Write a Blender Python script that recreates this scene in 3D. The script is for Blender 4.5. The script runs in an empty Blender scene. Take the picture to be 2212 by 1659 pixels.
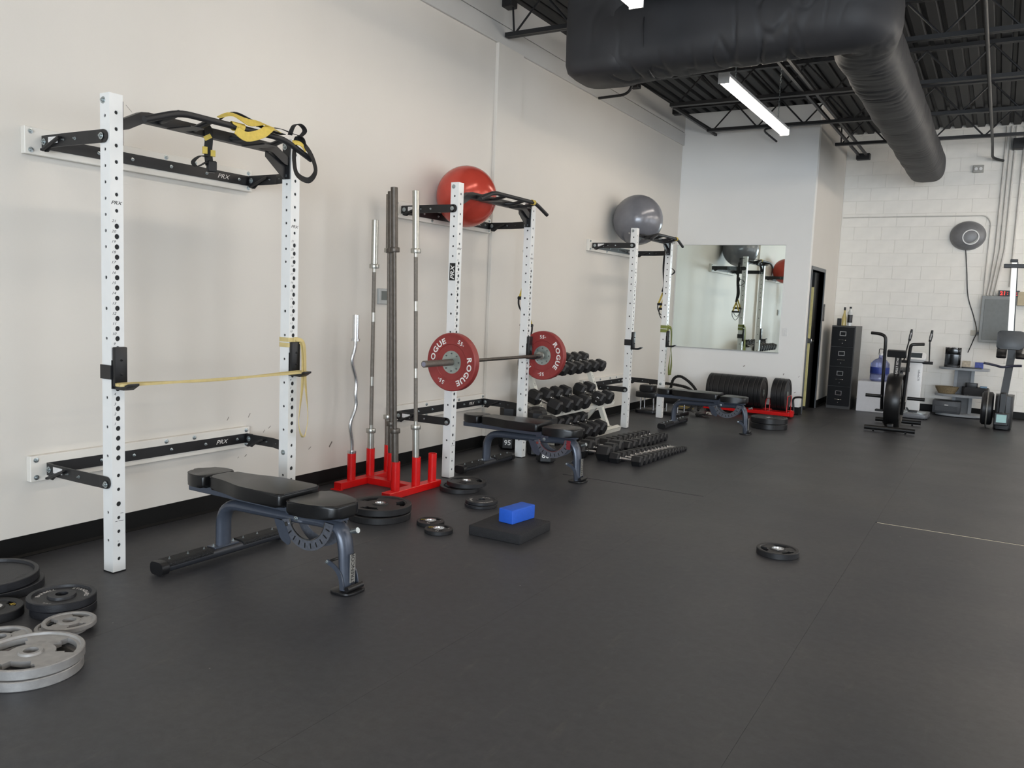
import bpy, bmesh, math, random
from mathutils import Vector, Matrix
random.seed(7)
S = bpy.context.scene
COL = S.collection
PI = math.pi

# ------------------------------------------------------------------ camera
F_PX, YAW, PITCH, ROLL = 1775.27, 0.5324, 0.0997, 0.0411
cam_d = bpy.data.cameras.new('camera')
cam = bpy.data.objects.new('camera', cam_d)
COL.objects.link(cam)
_d = Vector((-math.sin(YAW) * math.cos(PITCH), math.cos(YAW) * math.cos(PITCH), -math.sin(PITCH)))
_r0 = Vector((math.cos(YAW), math.sin(YAW), 0))
_u0 = _r0.cross(_d)
_r = _r0 * math.cos(ROLL) + _u0 * math.sin(ROLL)
_u = _u0 * math.cos(ROLL) - _r0 * math.sin(ROLL)
cam.matrix_world = Matrix(((_r.x, _u.x, -_d.x, 4.2989), (_r.y, _u.y, -_d.y, 0), (_r.z, _u.z, -_d.z, 1.4329), (0, 0, 0, 1)))
cam_d.sensor_width = 36
cam_d.lens = F_PX / 2212 * 36
cam_d.clip_start = 0.05
S.camera = cam

# ------------------------------------------------------------------ light and exposure
S.view_settings.view_transform = 'Standard'
S.view_settings.look = 'None'
S.view_settings.gamma = 1
S.view_settings.use_curve_mapping = False
S.view_settings.exposure = -0.2
LAMP_E = 29.5
w = bpy.data.worlds.new('sky')
S.world = w
w.use_nodes = True
w.node_tree.nodes['Background'].inputs[0].default_value = (0.72, 0.86, 1.0, 1)
w.node_tree.nodes['Background'].inputs[1].default_value = 1.6

def daylight(name, loc, rot, sx, sy, power, col):
    l = bpy.data.lights.new(name, 'AREA')
    l.shape = 'RECTANGLE'; l.size = sx; l.size_y = sy
    l.energy = power; l.color = col
    o = bpy.data.objects.new(name, l)
    o.location = loc; o.rotation_euler = rot
    COL.objects.link(o)
# daylight entering the shop-front windows behind the photographer
for i, wx in enumerate((5.5, 9.1)):
    daylight('window_daylight', (wx, -5.95, 1.75), (PI / 2, 0, 0), 3.0, 2.7, 520, (0.80, 0.90, 1.0))

# daylight through unseen windows added in the right-hand wall
for i, wy in enumerate((4.2, 8.6, 12.4)):
    daylight('window_daylight', (10.95, wy, 1.75), (0, PI / 2, 0), 2.6, 2.8, 55, (0.97, 0.97, 1.0))

# ------------------------------------------------------------------ materials
def lin(c):
    return tuple(((v / 255) / 12.92 if v / 255 <= 0.04045 else ((v / 255 + 0.055) / 1.055) ** 2.4) for v in c)
MATS = {}
def mat(name, rgb, rough=0.5, metal=0.0, var=0.06, scale=20, bump=0.0, bscale=200, spec=0.5, coat=0.0, emit=None, es=1.0, rvar=0.0, alpha=None, trans=0.0, stretch=None):
    if name in MATS: return MATS[name]
    m = bpy.data.materials.new(name); m.use_nodes = True
    nt = m.node_tree; b = nt.nodes['Principled BSDF']
    c = lin(rgb)
    tc = nt.nodes.new('ShaderNodeTexCoord')
    src = tc.outputs['Object']
    if stretch:
        mp = nt.nodes.new('ShaderNodeMapping'); mp.inputs['Scale'].default_value = stretch
        nt.links.new(src, mp.inputs[0]); src = mp.outputs[0]
    n = nt.nodes.new('ShaderNodeTexNoise'); n.inputs['Scale'].default_value = scale; n.inputs['Detail'].default_value = 4
    nt.links.new(src, n.inputs['Vector'])
    r = nt.nodes.new('ShaderNodeValToRGB')
    r.color_ramp.elements[0].position = 0.3; r.color_ramp.elements[1].position = 0.7
    r.color_ramp.elements[0].color = (*[max(0, v * (1 - var)) for v in c], 1)
    r.color_ramp.elements[1].color = (*[min(1, v * (1 + var)) for v in c], 1)
    nt.links.new(n.outputs[0], r.inputs[0]); nt.links.new(r.outputs[0], b.inputs['Base Color'])
    b.inputs['Roughness'].default_value = rough
    if rvar:
        mr = nt.nodes.new('ShaderNodeMapRange'); mr.inputs[3].default_value = max(0, rough - rvar); mr.inputs[4].default_value = min(1, rough + rvar)
        nt.links.new(n.outputs[0], mr.inputs[0]); nt.links.new(mr.outputs[0], b.inputs['Roughness'])
    b.inputs['Metallic'].default_value = metal
    b.inputs['Specular IOR Level'].default_value = spec
    if coat: b.inputs['Coat Weight'].default_value = coat
    if trans: b.inputs['Transmission Weight'].default_value = trans
    if emit:
        b.inputs['Emission Color'].default_value = (*lin(emit), 1); b.inputs['Emission Strength'].default_value = es
    if bump:
        n2 = nt.nodes.new('ShaderNodeTexNoise'); n2.inputs['Scale'].default_value = bscale; n2.inputs['Detail'].default_value = 3
        nt.links.new(src, n2.inputs['Vector'])
        bp = nt.nodes.new('ShaderNodeBump'); bp.inputs['Strength'].default_value = bump; bp.inputs['Distance'].default_value = 0.01
        nt.links.new(n2.outputs[0], bp.inputs['Height']); nt.links.new(bp.outputs[0], b.inputs['Normal'])
    MATS[name] = m
    return m

# ------------------------------------------------------------------ mesh builder
def V(*a): return Vector(a)
def basis(o, ex, ey):
    ex = Vector(ex).normalized(); ey = Vector(ey).normalized(); ez = ex.cross(ey)
    return Matrix(((ex.x, ey.x, ez.x, o[0]), (ex.y, ey.y, ez.y, o[1]), (ex.z, ey.z, ez.z, o[2]), (0, 0, 0, 1)))
def T(x, y, z): return Matrix.Translation((x, y, z))
def RZ(a): return Matrix.Rotation(a, 4, 'Z')
def RX(a): return Matrix.Rotation(a, 4, 'X')
def RY(a): return Matrix.Rotation(a, 4, 'Y')

class MB:
    def __init__(s): s.v = []; s.f = []
    def add(s, vs, fs, M=None):
        o = len(s.v)
        for p in vs:
            p = Vector(p)
            s.v.append(M @ p if M else p)
        for f in fs: s.f.append(tuple(i + o for i in f))
        return s
    def bm(s, bm, M=None):
        bm.verts.index_update()
        s.add([v.co.copy() for v in bm.verts], [[v.index for v in f.verts] for f in bm.faces], M)
        bm.free(); return s
    def box(s, x0, x1, y0, y1, z0, z1, bev=0, seg=1, M=None):
        if not bev:
            return s.add([(x0, y0, z0), (x1, y0, z0), (x1, y1, z0), (x0, y1, z0), (x0, y0, z1), (x1, y0, z1), (x1, y1, z1), (x0, y1, z1)],
                         [(0, 3, 2, 1), (4, 5, 6, 7), (0, 1, 5, 4), (1, 2, 6, 5), (2, 3, 7, 6), (3, 0, 4, 7)], M)
        b = bmesh.new(); bmesh.ops.create_cube(b, size=1)
        for v in b.verts:
            v.co = Vector(((x0 + x1) / 2 + v.co.x * (x1 - x0), (y0 + y1) / 2 + v.co.y * (y1 - y0), (z0 + z1) / 2 + v.co.z * (z1 - z0)))
        bmesh.ops.bevel(b, geom=b.edges[:], offset=bev, segments=seg, affect='EDGES', profile=0.5)
        return s.bm(b, M)
    def prism(s, poly, z0, z1, bev=0, seg=2, M=None):
        if not bev:
            n = len(poly)
            vs = [(x, y, z0) for x, y in poly] + [(x, y, z1) for x, y in poly]
            return s.add(vs, [tuple(range(n - 1, -1, -1)), tuple(range(n, 2 * n))] + [(i, (i + 1) % n, n + (i + 1) % n, n + i) for i in range(n)], M)
        b = bmesh.new()
        lo = [b.verts.new((x, y, z0)) for x, y in poly]; hi = [b.verts.new((x, y, z1)) for x, y in poly]
        n = len(poly)
        f0 = b.faces.new(lo[::-1]); f1 = b.faces.new(hi)
        for i in range(n): b.faces.new((lo[i], lo[(i + 1) % n], hi[(i + 1) % n], hi[i]))
        es = list(set(f0.edges[:] + f1.edges[:]))
        bmesh.ops.bevel(b, geom=es, offset=bev, segments=seg, affect='EDGES', profile=0.5)
        return s.bm(b, M)
    def cyl(s, p0, p1, r, r2=None, n=16, caps=True, M=None):
        return s.tube([p0, p1], [r, r if r2 is None else r2], n, caps=caps, M=M)
    def tube(s, pts, r, n=10, closed=False, caps=True, M=None, sx=1.0, up=None):
        pts = [Vector(p) for p in pts]; k = len(pts)
        rr = r if isinstance(r, (list, tuple)) else [r] * k
        vs = []; fr = None
        for i, p in enumerate(pts):
            if closed: t = pts[(i + 1) % k] - pts[i - 1]
            else: t = pts[min(i + 1, k - 1)] - pts[max(i - 1, 0)]
            t.normalize()
            if fr is None:
                a = Vector(up) if up else (Vector((0, 0, 1)) if abs(t.z) < 0.9 else Vector((1, 0, 0)))
                e = (a - t * a.dot(t)).normalized()
            else:
                e = (fr - t * fr.dot(t)).normalized()
            fr = e; g = t.cross(e)
            for j in range(n):
                an = 2 * PI * j / n
                vs.append(p + (e * math.cos(an) + g * math.sin(an) * sx) * rr[i])
        fs = []
        for i in range(k if closed else k - 1):
            a = i * n; b2 = ((i + 1) % k) * n
            for j in range(n): fs.append((a + j, a + (j + 1) % n, b2 + (j + 1) % n, b2 + j))
        if caps and not closed:
            fs.append(tuple(range(n - 1, -1, -1))); fs.append(tuple(range((k - 1) * n, k * n)))
        return s.add(vs, fs, M)
    def sweep(s, pts, prof, ups, closed=False, M=None):
        # prof: closed 2-D polygon (side, up); ups: one vector or one per point
        pts = [Vector(p) for p in pts]; k = len(pts); n = len(prof)
        if not isinstance(ups, list): ups = [ups] * k
        vs = []
        for i, p in enumerate(pts):
            if closed: t = pts[(i + 1) % k] - pts[i - 1]
            else: t = pts[min(i + 1, k - 1)] - pts[max(i - 1, 0)]
            t.normalize(); u = Vector(ups[i]); u = (u - t * u.dot(t)).normalized(); sd = t.cross(u)
            for a, b2 in prof: vs.append(p + sd * a + u * b2)
        fs = []
        for i in range(k if closed else k - 1):
            a = i * n; c = ((i + 1) % k) * n
            for j in range(n): fs.append((a + j, c + j, c + (j + 1) % n, a + (j + 1) % n))
        if not closed: fs += [tuple(range(n)), tuple(range(k * n - 1, (k - 1) * n - 1, -1))]
        return s.add(vs, fs, M)
    def lathe(s, prof, n=32, M=None, closed=False, ang=None):
        # prof: (r,z) around local z
        k = len(prof); vs = []; fs = []
        for j in range(n):
            a = 2 * PI * j / n
            for r, z in prof: vs.append((r * math.cos(a), r * math.sin(a), z))
        for j in range(n):
            b2 = (j + 1) % n
            for i in range(k if closed else k - 1):
                i2 = (i + 1) % k
                fs.append((j * k + i, b2 * k + i, b2 * k + i2, j * k + i2))
        return s.add(vs, fs, M)
    def sphere(s, c, r, n=24, m=14, sc=(1, 1, 1), M=None):
        prof = [(max(1e-4, r * math.sin(PI * i / m)), -r * math.cos(PI * i / m)) for i in range(m + 1)]
        t = MB().lathe(prof, n)
        return s.add([(c[0] + p.x * sc[0], c[1] + p.y * sc[1], c[2] + p.z * sc[2]) for p in t.v], t.f, M)
    def build(s, name, m, parent=None, smooth=38, M=None):
        me = bpy.data.meshes.new(name)
        me.from_pydata([tuple(p) for p in s.v], [], s.f)
        b = bmesh.new(); b.from_mesh(me)
        bmesh.ops.recalc_face_normals(b, faces=b.faces[:])
        b.to_mesh(me); b.free()
        if smooth:
            me.polygons.foreach_set('use_smooth', [True] * len(me.polygons))
            me.set_sharp_from_angle(angle=math.radians(smooth))
        me.materials.append(m)
        o = bpy.data.objects.new(name, me); COL.objects.link(o)
        if parent: o.parent = parent
        return o

def tag(o, label, cat, group=None, kind=None):
    o['label'] = label; o['category'] = cat
    if group: o['group'] = group
    if kind: o['kind'] = kind
    return o
def thing(name, label, cat, loc=(0, 0, 0), rz=0, group=None):
    o = bpy.data.objects.new(name, None); COL.objects.link(o)
    o.location = loc; o.rotation_euler = (0, 0, rz); o.empty_display_size = 0.05
    return tag(o, label, cat, group)
def struct(o):
    o['kind'] = 'structure'; return o
def copy_tree(o, parent=None):
    c = o.copy(); COL.objects.link(c); c.parent = parent
    for ch in list(o.children): copy_tree(ch, c)
    return c
def clone(o, label, loc=None, rz=None):
    c = copy_tree(o); c['label'] = label
    if loc is not None: c.location = loc
    if rz is not None: c.rotation_euler = (0, 0, rz)
    return c
TXT = {}
def text(s, size=1.0, shear=0.0, bold=0.0, sx=1.0, align='CENTER'):
    key = (s, shear, bold)
    if key not in TXT:
        c = bpy.data.curves.new('t', 'FONT'); c.body = s; c.size = 1; c.shear = shear; c.offset = bold; c.resolution_u = 3
        c.align_x = 'LEFT'; c.fill_mode = 'FRONT'
        o = bpy.data.objects.new('t', c); COL.objects.link(o)
        dg = bpy.context.evaluated_depsgraph_get()
        me = bpy.data.meshes.new_from_object(o.evaluated_get(dg))
        vs = [v.co.copy() for v in me.vertices]; fs = [tuple(p.vertices) for p in me.polygons]
        bpy.data.objects.remove(o); bpy.data.meshes.remove(me); bpy.data.curves.remove(c)
        TXT[key] = (vs, fs)
    vs, fs = TXT[key]
    if not vs: return [], [], 0
    x0 = min(v.x for v in vs); x1 = max(v.x for v in vs)
    y0 = min(v.y for v in vs); y1 = max(v.y for v in vs)
    cx = (x0 + x1) / 2; cy = (y0 + y1) / 2; k = size / max(1e-6, (y1 - y0))
    return [Vector(((v.x - cx) * k * sx, (v.y - cy) * k, 0)) for v in vs], fs, (x1 - x0) * k * sx
def put_text(mb, s, size, M, **kw):
    vs, fs, wd = text(s, size, **kw); mb.add(vs, fs, M); return wd
def arc_text(mb, s, size, R, mid, M, inward=False, **kw):
    # letters along a circle in the XY plane, centred on angle mid, tops pointing outward (reading clockwise)
    ws = [max(text(ch, size, **kw)[2], size * 0.22) if ch != ' ' else size * 0.5 for ch in s]
    gap = size * 0.22; tot = sum(ws) + gap * (len(s) - 1); pos = -tot / 2
    for ch, wd in zip(s, ws):
        a = (pos + wd / 2) / R; pos += wd + gap
        if ch == ' ': continue
        th = mid - a if not inward else mid + a
        rot = th - PI / 2 if not inward else th + PI / 2
        put_text(mb, ch, size, M @ T(R * math.cos(th), R * math.sin(th), 0) @ RZ(rot), **kw)
def bez(p0, p1, p2, p3, n=12):
    p0, p1, p2, p3 = map(Vector, (p0, p1, p2, p3)); r = []
    for i in range(n + 1):
        t = i / n; r.append(p0 * (1 - t) ** 3 + p1 * 3 * t * (1 - t) ** 2 + p2 * 3 * t * t * (1 - t) + p3 * t ** 3)
    return r
def smooth_path(pts, n=6, closed=False):
    # Catmull-Rom
    P = [Vector(p) for p in pts]; k = len(P); out = []
    for i in range(k if closed else k - 1):
        a = P[i - 1] if (closed or i > 0) else P[0]; b = P[i]; c = P[(i + 1) % k]; d = P[(i + 2) % k] if (closed or i + 2 < k) else P[-1]
        for j in range(n):
            t = j / n
            out.append(0.5 * ((2 * b) + (c - a) * t + (2 * a - 5 * b + 4 * c - d) * t * t + (3 * b - a - 3 * c + d) * t ** 3))
    if not closed: out.append(P[-1])
    return out
def fillet(pts, r, n=5):
    P = [Vector(p) for p in pts]; out = [P[0]]
    for i in range(1, len(P) - 1):
        a = (P[i - 1] - P[i]); c = (P[i + 1] - P[i]); la = min(r, a.length * 0.49); lc = min(r, c.length * 0.49)
        p0 = P[i] + a.normalized() * la; p1 = P[i] + c.normalized() * lc
        for j in range(n + 1):
            t = j / n; out.append(p0 * (1 - t) ** 2 + P[i] * 2 * t * (1 - t) + p1 * t * t)
    out.append(P[-1]); return out
ORD = ['', 'first', 'second', 'third', 'fourth', 'fifth', 'sixth', 'seventh', 'eighth', 'ninth', 'tenth', 'eleventh', 'twelfth', 'thirteenth', 'fourteenth', 'fifteenth', 'sixteenth']
# ------------------------------------------------------------------ common materials
M_wall = mat('wall_paint', (217, 212, 204), 0.55, var=0.02, scale=1.2, bump=0.05, bscale=60)
M_band = mat('band_paint_shaded', (204, 202, 198), 0.6, var=0.02, scale=2)  # greyer than the wall; partly shade above the lamps put into the colour
M_block = mat('block_paint_lit', (241, 238, 231), 0.55, var=0.03, scale=6, bump=0.12, bscale=70)  # white raised to stand in for light missing on the far wall
M_base = mat('black_vinyl', (9, 9, 9), 0.55, var=0.2, scale=8, spec=0.25)
M_white = mat('white_powder_coat', (232, 232, 230), 0.32, var=0.015, scale=15, spec=0.5)
M_board = mat('painted_board', (226, 222, 214), 0.5, var=0.03, scale=8, bump=0.1, bscale=30, stretch=(1, 0.1, 1))
M_black = mat('black_powder_coat', (26, 26, 28), 0.42, var=0.1, scale=30)
M_blk2 = mat('black_plastic', (22, 22, 24), 0.38, var=0.1, scale=40)
M_zinc = mat('zinc_bolt', (176, 184, 186), 0.3, 0.9, var=0.12, scale=90)
M_chrome = mat('chrome', (214, 214, 214), 0.2, 1.0, var=0.05, scale=50)
M_print = mat('black_print', (18, 18, 18), 0.5)
M_wprint = mat('white_print', (235, 232, 228), 0.5)
M_vinyl = mat('black_upholstery', (18, 18, 19), 0.3, var=0.12, scale=120, bump=0.05, bscale=350)
M_bench = mat('slate_grey_paint', (76, 82, 94), 0.3, 0.25, var=0.06, scale=60)
M_iron = mat('black_iron', (33, 34, 38), 0.45, 0.0, var=0.2, scale=35, bump=0.1, bscale=150)
M_rubp = mat('plate_rubber', (30, 30, 32), 0.5, var=0.15, scale=40, bump=0.08, bscale=250)
M_silver = mat('silver_cast', (160, 158, 156), 0.42, 0.35, var=0.1, scale=30, bump=0.06, bscale=120)
M_red = mat('red_powder_coat', (212, 18, 18), 0.32, var=0.05, scale=30)
M_mark = mat('wear_marks', (120, 114, 106), 0.7, var=0.3)
M_yel = mat('yellow_webbing', (206, 180, 84), 0.7, var=0.08, scale=60)
M_blkweb = mat('black_webbing', (24, 23, 23), 0.75, var=0.12, scale=90)
M_ceil = mat('black_deck_paint', (25, 26, 28), 0.6, var=0.12, scale=5)
M_duct = mat('black_duct_wrap', (50, 50, 52), 0.58, var=0.08, scale=5, bump=0.25, bscale=9, rvar=0.08, spec=0.35)

# rubber floor: near-black with scuffs and pale specks
def floor_mat():
    m = mat('rubber_floor', (56, 57, 61), 0.46, var=0.10, scale=1.6, bump=0.06, bscale=420, rvar=0.08)
    nt = m.node_tree; b = nt.nodes['Principled BSDF']
    base = b.inputs['Base Color'].links[0].from_socket
    tc = nt.nodes['Texture Coordinate']
    geo = nt.nodes.new('ShaderNodeNewGeometry')
    v = nt.nodes.new('ShaderNodeTexVoronoi'); v.inputs['Scale'].default_value = 9
    nt.links.new(geo.outputs['Position'], v.inputs['Vector'])
    lt = nt.nodes.new('ShaderNodeMath'); lt.operation = 'LESS_THAN'; lt.inputs[1].default_value = 0.03
    nt.links.new(v.outputs['Distance'], lt.inputs[0])
    wn = nt.nodes.new('ShaderNodeTexWhiteNoise'); nt.links.new(v.outputs['Color'], wn.inputs['Vector'])
    gt = nt.nodes.new('ShaderNodeMath'); gt.operation = 'GREATER_THAN'; gt.inputs[1].default_value = 0.86
    nt.links.new(wn.outputs['Value'], gt.inputs[0])
    mu = nt.nodes.new('ShaderNodeMath'); mu.operation = 'MULTIPLY'
    nt.links.new(lt.outputs[0], mu.inputs[0]); nt.links.new(gt.outputs[0], mu.inputs[1])
    # long faint scuffs
    mp = nt.nodes.new('ShaderNodeMapping'); mp.inputs['Scale'].default_value = (6, 1.3, 1); mp.inputs['Rotation'].default_value = (0, 0, 0.5)
    nt.links.new(geo.outputs['Position'], mp.inputs[0])
    n = nt.nodes.new('ShaderNodeTexNoise'); n.inputs['Scale'].default_value = 2.5; n.inputs['Detail'].default_value = 8; n.inputs['Roughness'].default_value = 0.7
    nt.links.new(mp.outputs[0], n.inputs['Vector'])
    rp = nt.nodes.new('ShaderNodeValToRGB'); rp.color_ramp.elements[0].position = 0.58; rp.color_ramp.elements[1].position = 0.8
    rp.color_ramp.elements[0].color = (0, 0, 0, 1); rp.color_ramp.elements[1].color = (0.6, 0.6, 0.6, 1)
    nt.links.new(n.outputs[0], rp.inputs[0])
    mx = nt.nodes.new('ShaderNodeMix'); mx.data_type = 'RGBA'; mx.inputs['B'].default_value = (*lin((86, 84, 80)), 1)
    nt.links.new(rp.outputs[0], mx.inputs['Factor']); nt.links.new(base, mx.inputs['A'])
    # trodden, dusty patches and fine dark flecks
    n4 = nt.nodes.new('ShaderNodeTexNoise'); n4.inputs['Scale'].default_value = 0.45; n4.inputs['Detail'].default_value = 6; n4.inputs['Roughness'].default_value = 0.6
    nt.links.new(geo.outputs['Position'], n4.inputs['Vector'])
    r4 = nt.nodes.new('ShaderNodeValToRGB'); r4.color_ramp.elements[0].position = 0.45; r4.color_ramp.elements[1].position = 0.75
    r4.color_ramp.elements[0].color = (0, 0, 0, 1); r4.color_ramp.elements[1].color = (0.55, 0.55, 0.55, 1)
    nt.links.new(n4.outputs[0], r4.inputs[0])
    mx4 = nt.nodes.new('ShaderNodeMix'); mx4.data_type = 'RGBA'; mx4.inputs['B'].default_value = (*lin((82, 80, 78)), 1)
    nt.links.new(r4.outputs[0], mx4.inputs['Factor']); nt.links.new(mx.outputs['Result'], mx4.inputs['A'])
    n5 = nt.nodes.new('ShaderNodeTexNoise'); n5.inputs['Scale'].default_value = 22; n5.inputs['Detail'].default_value = 5; n5.inputs['Roughness'].default_value = 0.75
    nt.links.new(geo.outputs['Position'], n5.inputs['Vector'])
    r5 = nt.nodes.new('ShaderNodeMapRange'); r5.inputs[1].default_value = 0.35; r5.inputs[2].default_value = 0.7; r5.inputs[3].default_value = 0.82; r5.inputs[4].default_value = 1.2
    nt.links.new(n5.outputs[0], r5.inputs[0])
    m5 = nt.nodes.new('ShaderNodeMix'); m5.data_type = 'RGBA'; m5.blend_type = 'MULTIPLY'; m5.inputs['Factor'].default_value = 1
    nt.links.new(mx4.outputs['Result'], m5.inputs['A']); nt.links.new(r5.outputs[0], m5.inputs['B'])
    mx2 = nt.nodes.new('ShaderNodeMix'); mx2.data_type = 'RGBA'; mx2.inputs['B'].default_value = (*lin((150, 148, 142)), 1)
    nt.links.new(mu.outputs[0], mx2.inputs['Factor']); nt.links.new(m5.outputs['Result'], mx2.inputs['A'])
    nt.links.new(mx2.outputs['Result'], b.inputs['Base Color'])
    return m
M_floor = floor_mat()

XR, YL, YB, YF, XC, ZC = 11.0, -6.0, 12.0157, 14.27, 1.94, 4.30
# ------------------------------------------------------------------ floor: slab + 4-foot rubber strips
fl = struct(MB().box(-0.2, XR, YL, YF, -0.12, -0.012).build('floor', mat('concrete', (205, 198, 182), 0.8, var=0.08, scale=4)))
G = 0.0008
def sheet(x0, x1, y0, y1):
    MB().box(x0 + G / 2, x1 - G / 2, y0 + G / 2, y1 - G / 2, -0.011, 0.0).build('rubber_sheet', M_floor, fl, smooth=0)
for i in range(9):
    x0, x1 = i * 1.22, min((i + 1) * 1.22, XR)
    x1b = x1
    if i == 0: cuts = [YL, 0.4, 8.0, YF]
    elif i == 1: cuts = [YL, -1.2, 6.125, 13.0, YF]
    elif i == 2: cuts = [YL, 1.7, 9.4, YF]
    elif i == 3: cuts = [YL, -1.4, 6.17, 13.6, YF]
    else: cuts = [YL, 0.8 + (i % 3) * 1.7, 7.3 + (i % 2) * 1.9, YF]
    for a, b in zip(cuts[:-1], cuts[1:]):
        g0 = 0.012 if (i == 1 and a == 6.125) else (0.026 if (i == 3 and a == 6.17) else 0)
        xa = 0.004 if i == 0 else x0
        MB().box(xa + G / 2, x1b - G / 2, a + G / 2 + g0, b - G / 2, -0.011, 0.0).build('rubber_sheet', M_floor, fl, smooth=0)
# pale tape laid in the open joint of the fourth strip
MB().box(3.67, 4.88, 6.172, 6.196, -0.0115, -0.003).build('joint_filler', mat('cream_tape', (222, 216, 196), 0.6), fl, smooth=0)

# ------------------------------------------------------------------ walls
wl = struct(MB().box(-0.2, 0, YL, YB + 0.2, 0, ZC).build('wall_left', M_wall, smooth=0))
struct(MB().box(0.0, 0.028, YL, YB, 3.845, 4.02, bev=0.004).box(0, 0.02, YL, YB, 4.03, ZC).build('trim_1', M_band, smooth=0))
struct(MB().box(0.0, 0.036, 6.745, 7.21, 0, 3.845, bev=0.003).build('trim_2', M_wall, smooth=0))
wb = struct(MB().box(-0.2, XC, YB, YB + 0.12, 0, ZC).build('wall_back', mat('wall_paint_cool_lit', (241, 240, 237), 0.55, var=0.02, scale=1.2, bump=0.05, bscale=60), smooth=0))  # paler than the left wall: missing light at the back put into the colour
# door wall with its opening
DY0, DY1, DZ = 12.21, 13.16, 2.06
wd = MB().box(XC - 0.14, XC, YB + 0.12, DY0, 0, ZC).box(XC - 0.14, XC, DY1, YF, 0, ZC).box(XC - 0.14, XC, DY0, DY1, DZ, ZC)
struct(wd.build('wall_door_side', M_wall, smooth=0))
# room beyond the door
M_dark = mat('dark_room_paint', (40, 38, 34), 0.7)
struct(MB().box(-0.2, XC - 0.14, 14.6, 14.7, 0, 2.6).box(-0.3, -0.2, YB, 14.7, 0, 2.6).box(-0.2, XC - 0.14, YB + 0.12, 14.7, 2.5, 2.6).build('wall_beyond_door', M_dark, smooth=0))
# far block wall
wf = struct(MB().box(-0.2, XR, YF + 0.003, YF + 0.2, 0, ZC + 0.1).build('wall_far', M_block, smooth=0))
bl = {}
def block(x0, x1, z0, z1):
    g = 0.0012
    k = (round(x1 - x0, 3), round(z1 - z0, 3))
    if k not in bl:
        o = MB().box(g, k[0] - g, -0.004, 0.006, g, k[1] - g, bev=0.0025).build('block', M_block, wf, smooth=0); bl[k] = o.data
    else:
        o = bpy.data.objects.new('block', bl[k]); COL.objects.link(o); o.parent = wf
    o.location = (x0, YF, z0)
nz = 21
for c in range(nz + 1):
    z0 = c * 0.2032; z1 = min(z0 + 0.2032, ZC)
    if z1 - z0 < 0.02: continue
    x = XC - (0.2032 if c % 2 else 0.0)
    while x < 5.6:
        block(max(x, XC), x + 0.4064, z0, z1); x += 0.4064
rwm = MB().box(XR, XR + 0.2, YL, YF, 3.1, ZC + 0.1).box(XR, XR + 0.2, YL, YF, 0, 0.4)
for a, b in ((YL, 2.8), (5.6, 7.2), (10.0, 11.0), (13.8, YF)): rwm.box(XR, XR + 0.2, a, b, 0.4, 3.1)
struct(rwm.build('wall_right', M_wall, smooth=0))
# front wall with two shop-front windows
fw = MB()
for a, b in ((-0.2, 4.0), (7.0, 7.6), (10.6, XR)): fw.box(a, b, YL - 0.2, YL, 0, ZC)
fw.box(-0.2, XR, YL - 0.2, YL, 3.1, ZC).box(-0.2, XR, YL - 0.2, YL, 0, 0.4)
struct(fw.build('wall_front', M_wall, smooth=0))
# ceiling deck, ribs along y
pr = []; x = -0.2; per = 0.152
while x < XR:
    pr += [(x, ZC), (x + 0.085, ZC), (x + 0.1, ZC + 0.038), (x + 0.137, ZC + 0.038)]; x += per
n = len(pr); cd = MB()
cd.add([(a, YL, b) for a, b in pr] + [(a, YF + 0.1, b) for a, b in pr], [(i, i + 1, n + i + 1, n + i) for i in range(n - 1)])
cd.box(-0.2, XR + 0.2, YL - 0.2, YF + 0.2, ZC + 0.05, ZC + 0.12)
struct(cd.build('ceiling', M_ceil, smooth=0))
# baseboards
BBH = 0.112
def bb(name, pts):
    struct(MB().sweep(pts, [(0, 0), (0.018, 0), (0.018, 0.004), (0.007, 0.016), (0.006, BBH), (0, BBH)], (0, 0, 1)).build(name, M_base, smooth=0))
bb('baseboard_left', [(0, YL, 0), (0, 6.744, 0), (0.036, 6.745, 0), (0.036, 7.21, 0), (0, 7.211, 0), (0, YB, 0)])
bb('baseboard_back', [(0, YB, 0), (XC, YB, 0), (XC, DY0 - 0.06, 0)])
bb('baseboard_door_side', [(XC, DY1 + 0.06, 0), (XC, YF - 0.006, 0)])
bb('baseboard_far', [(XC, YF - 0.006, 0), (XR, YF - 0.006, 0)])
# ------------------------------------------------------------------ folding wall racks
XRK, HR, WX, WY, RW = 0.5946, 2.3386, 0.0742, 0.069, 1.2305   # front face, height, section, outer width
def holed_strip(mb, M, w, h, holes, depth=0.004):
    holes = sorted(holes); v0 = 0.0
    def quad(a, b):
        if b - a > 1e-5: mb.add([(0, a, 0), (w, a, 0), (w, b, 0), (0, b, 0)], [(0, 1, 2, 3)], M)
    for z, r in holes:
        hv = min(r * 1.55, 0.0225)
        quad(v0, z - hv)
        out = []
        for k in range(4):
            for j in range(4):
                t = j / 4
                out.append([(t, 0), (1, t), (1 - t, 1), (0, 1 - t)][k])
        ov = [(u * w, z - hv + v * 2 * hv, 0) for u, v in out]
        ci = []
        for u, v in out:
            a = math.atan2(v - 0.5, u - 0.5); ci.append((w / 2 + r * math.cos(a), z + r * math.sin(a)))
        vs = ov + [(a, b, 0) for a, b in ci] + [(a, b, -depth) for a, b in ci]
        fs = []
        for i in range(16):
            j = (i + 1) % 16
            fs += [(i, j, 16 + j, 16 + i), (16 + i, 16 + j, 32 + j, 32 + i)]
        mb.add(vs, fs, M); v0 = z + hv
    quad(v0, h)
LG, SM = 0.0128, 0.0092
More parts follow.
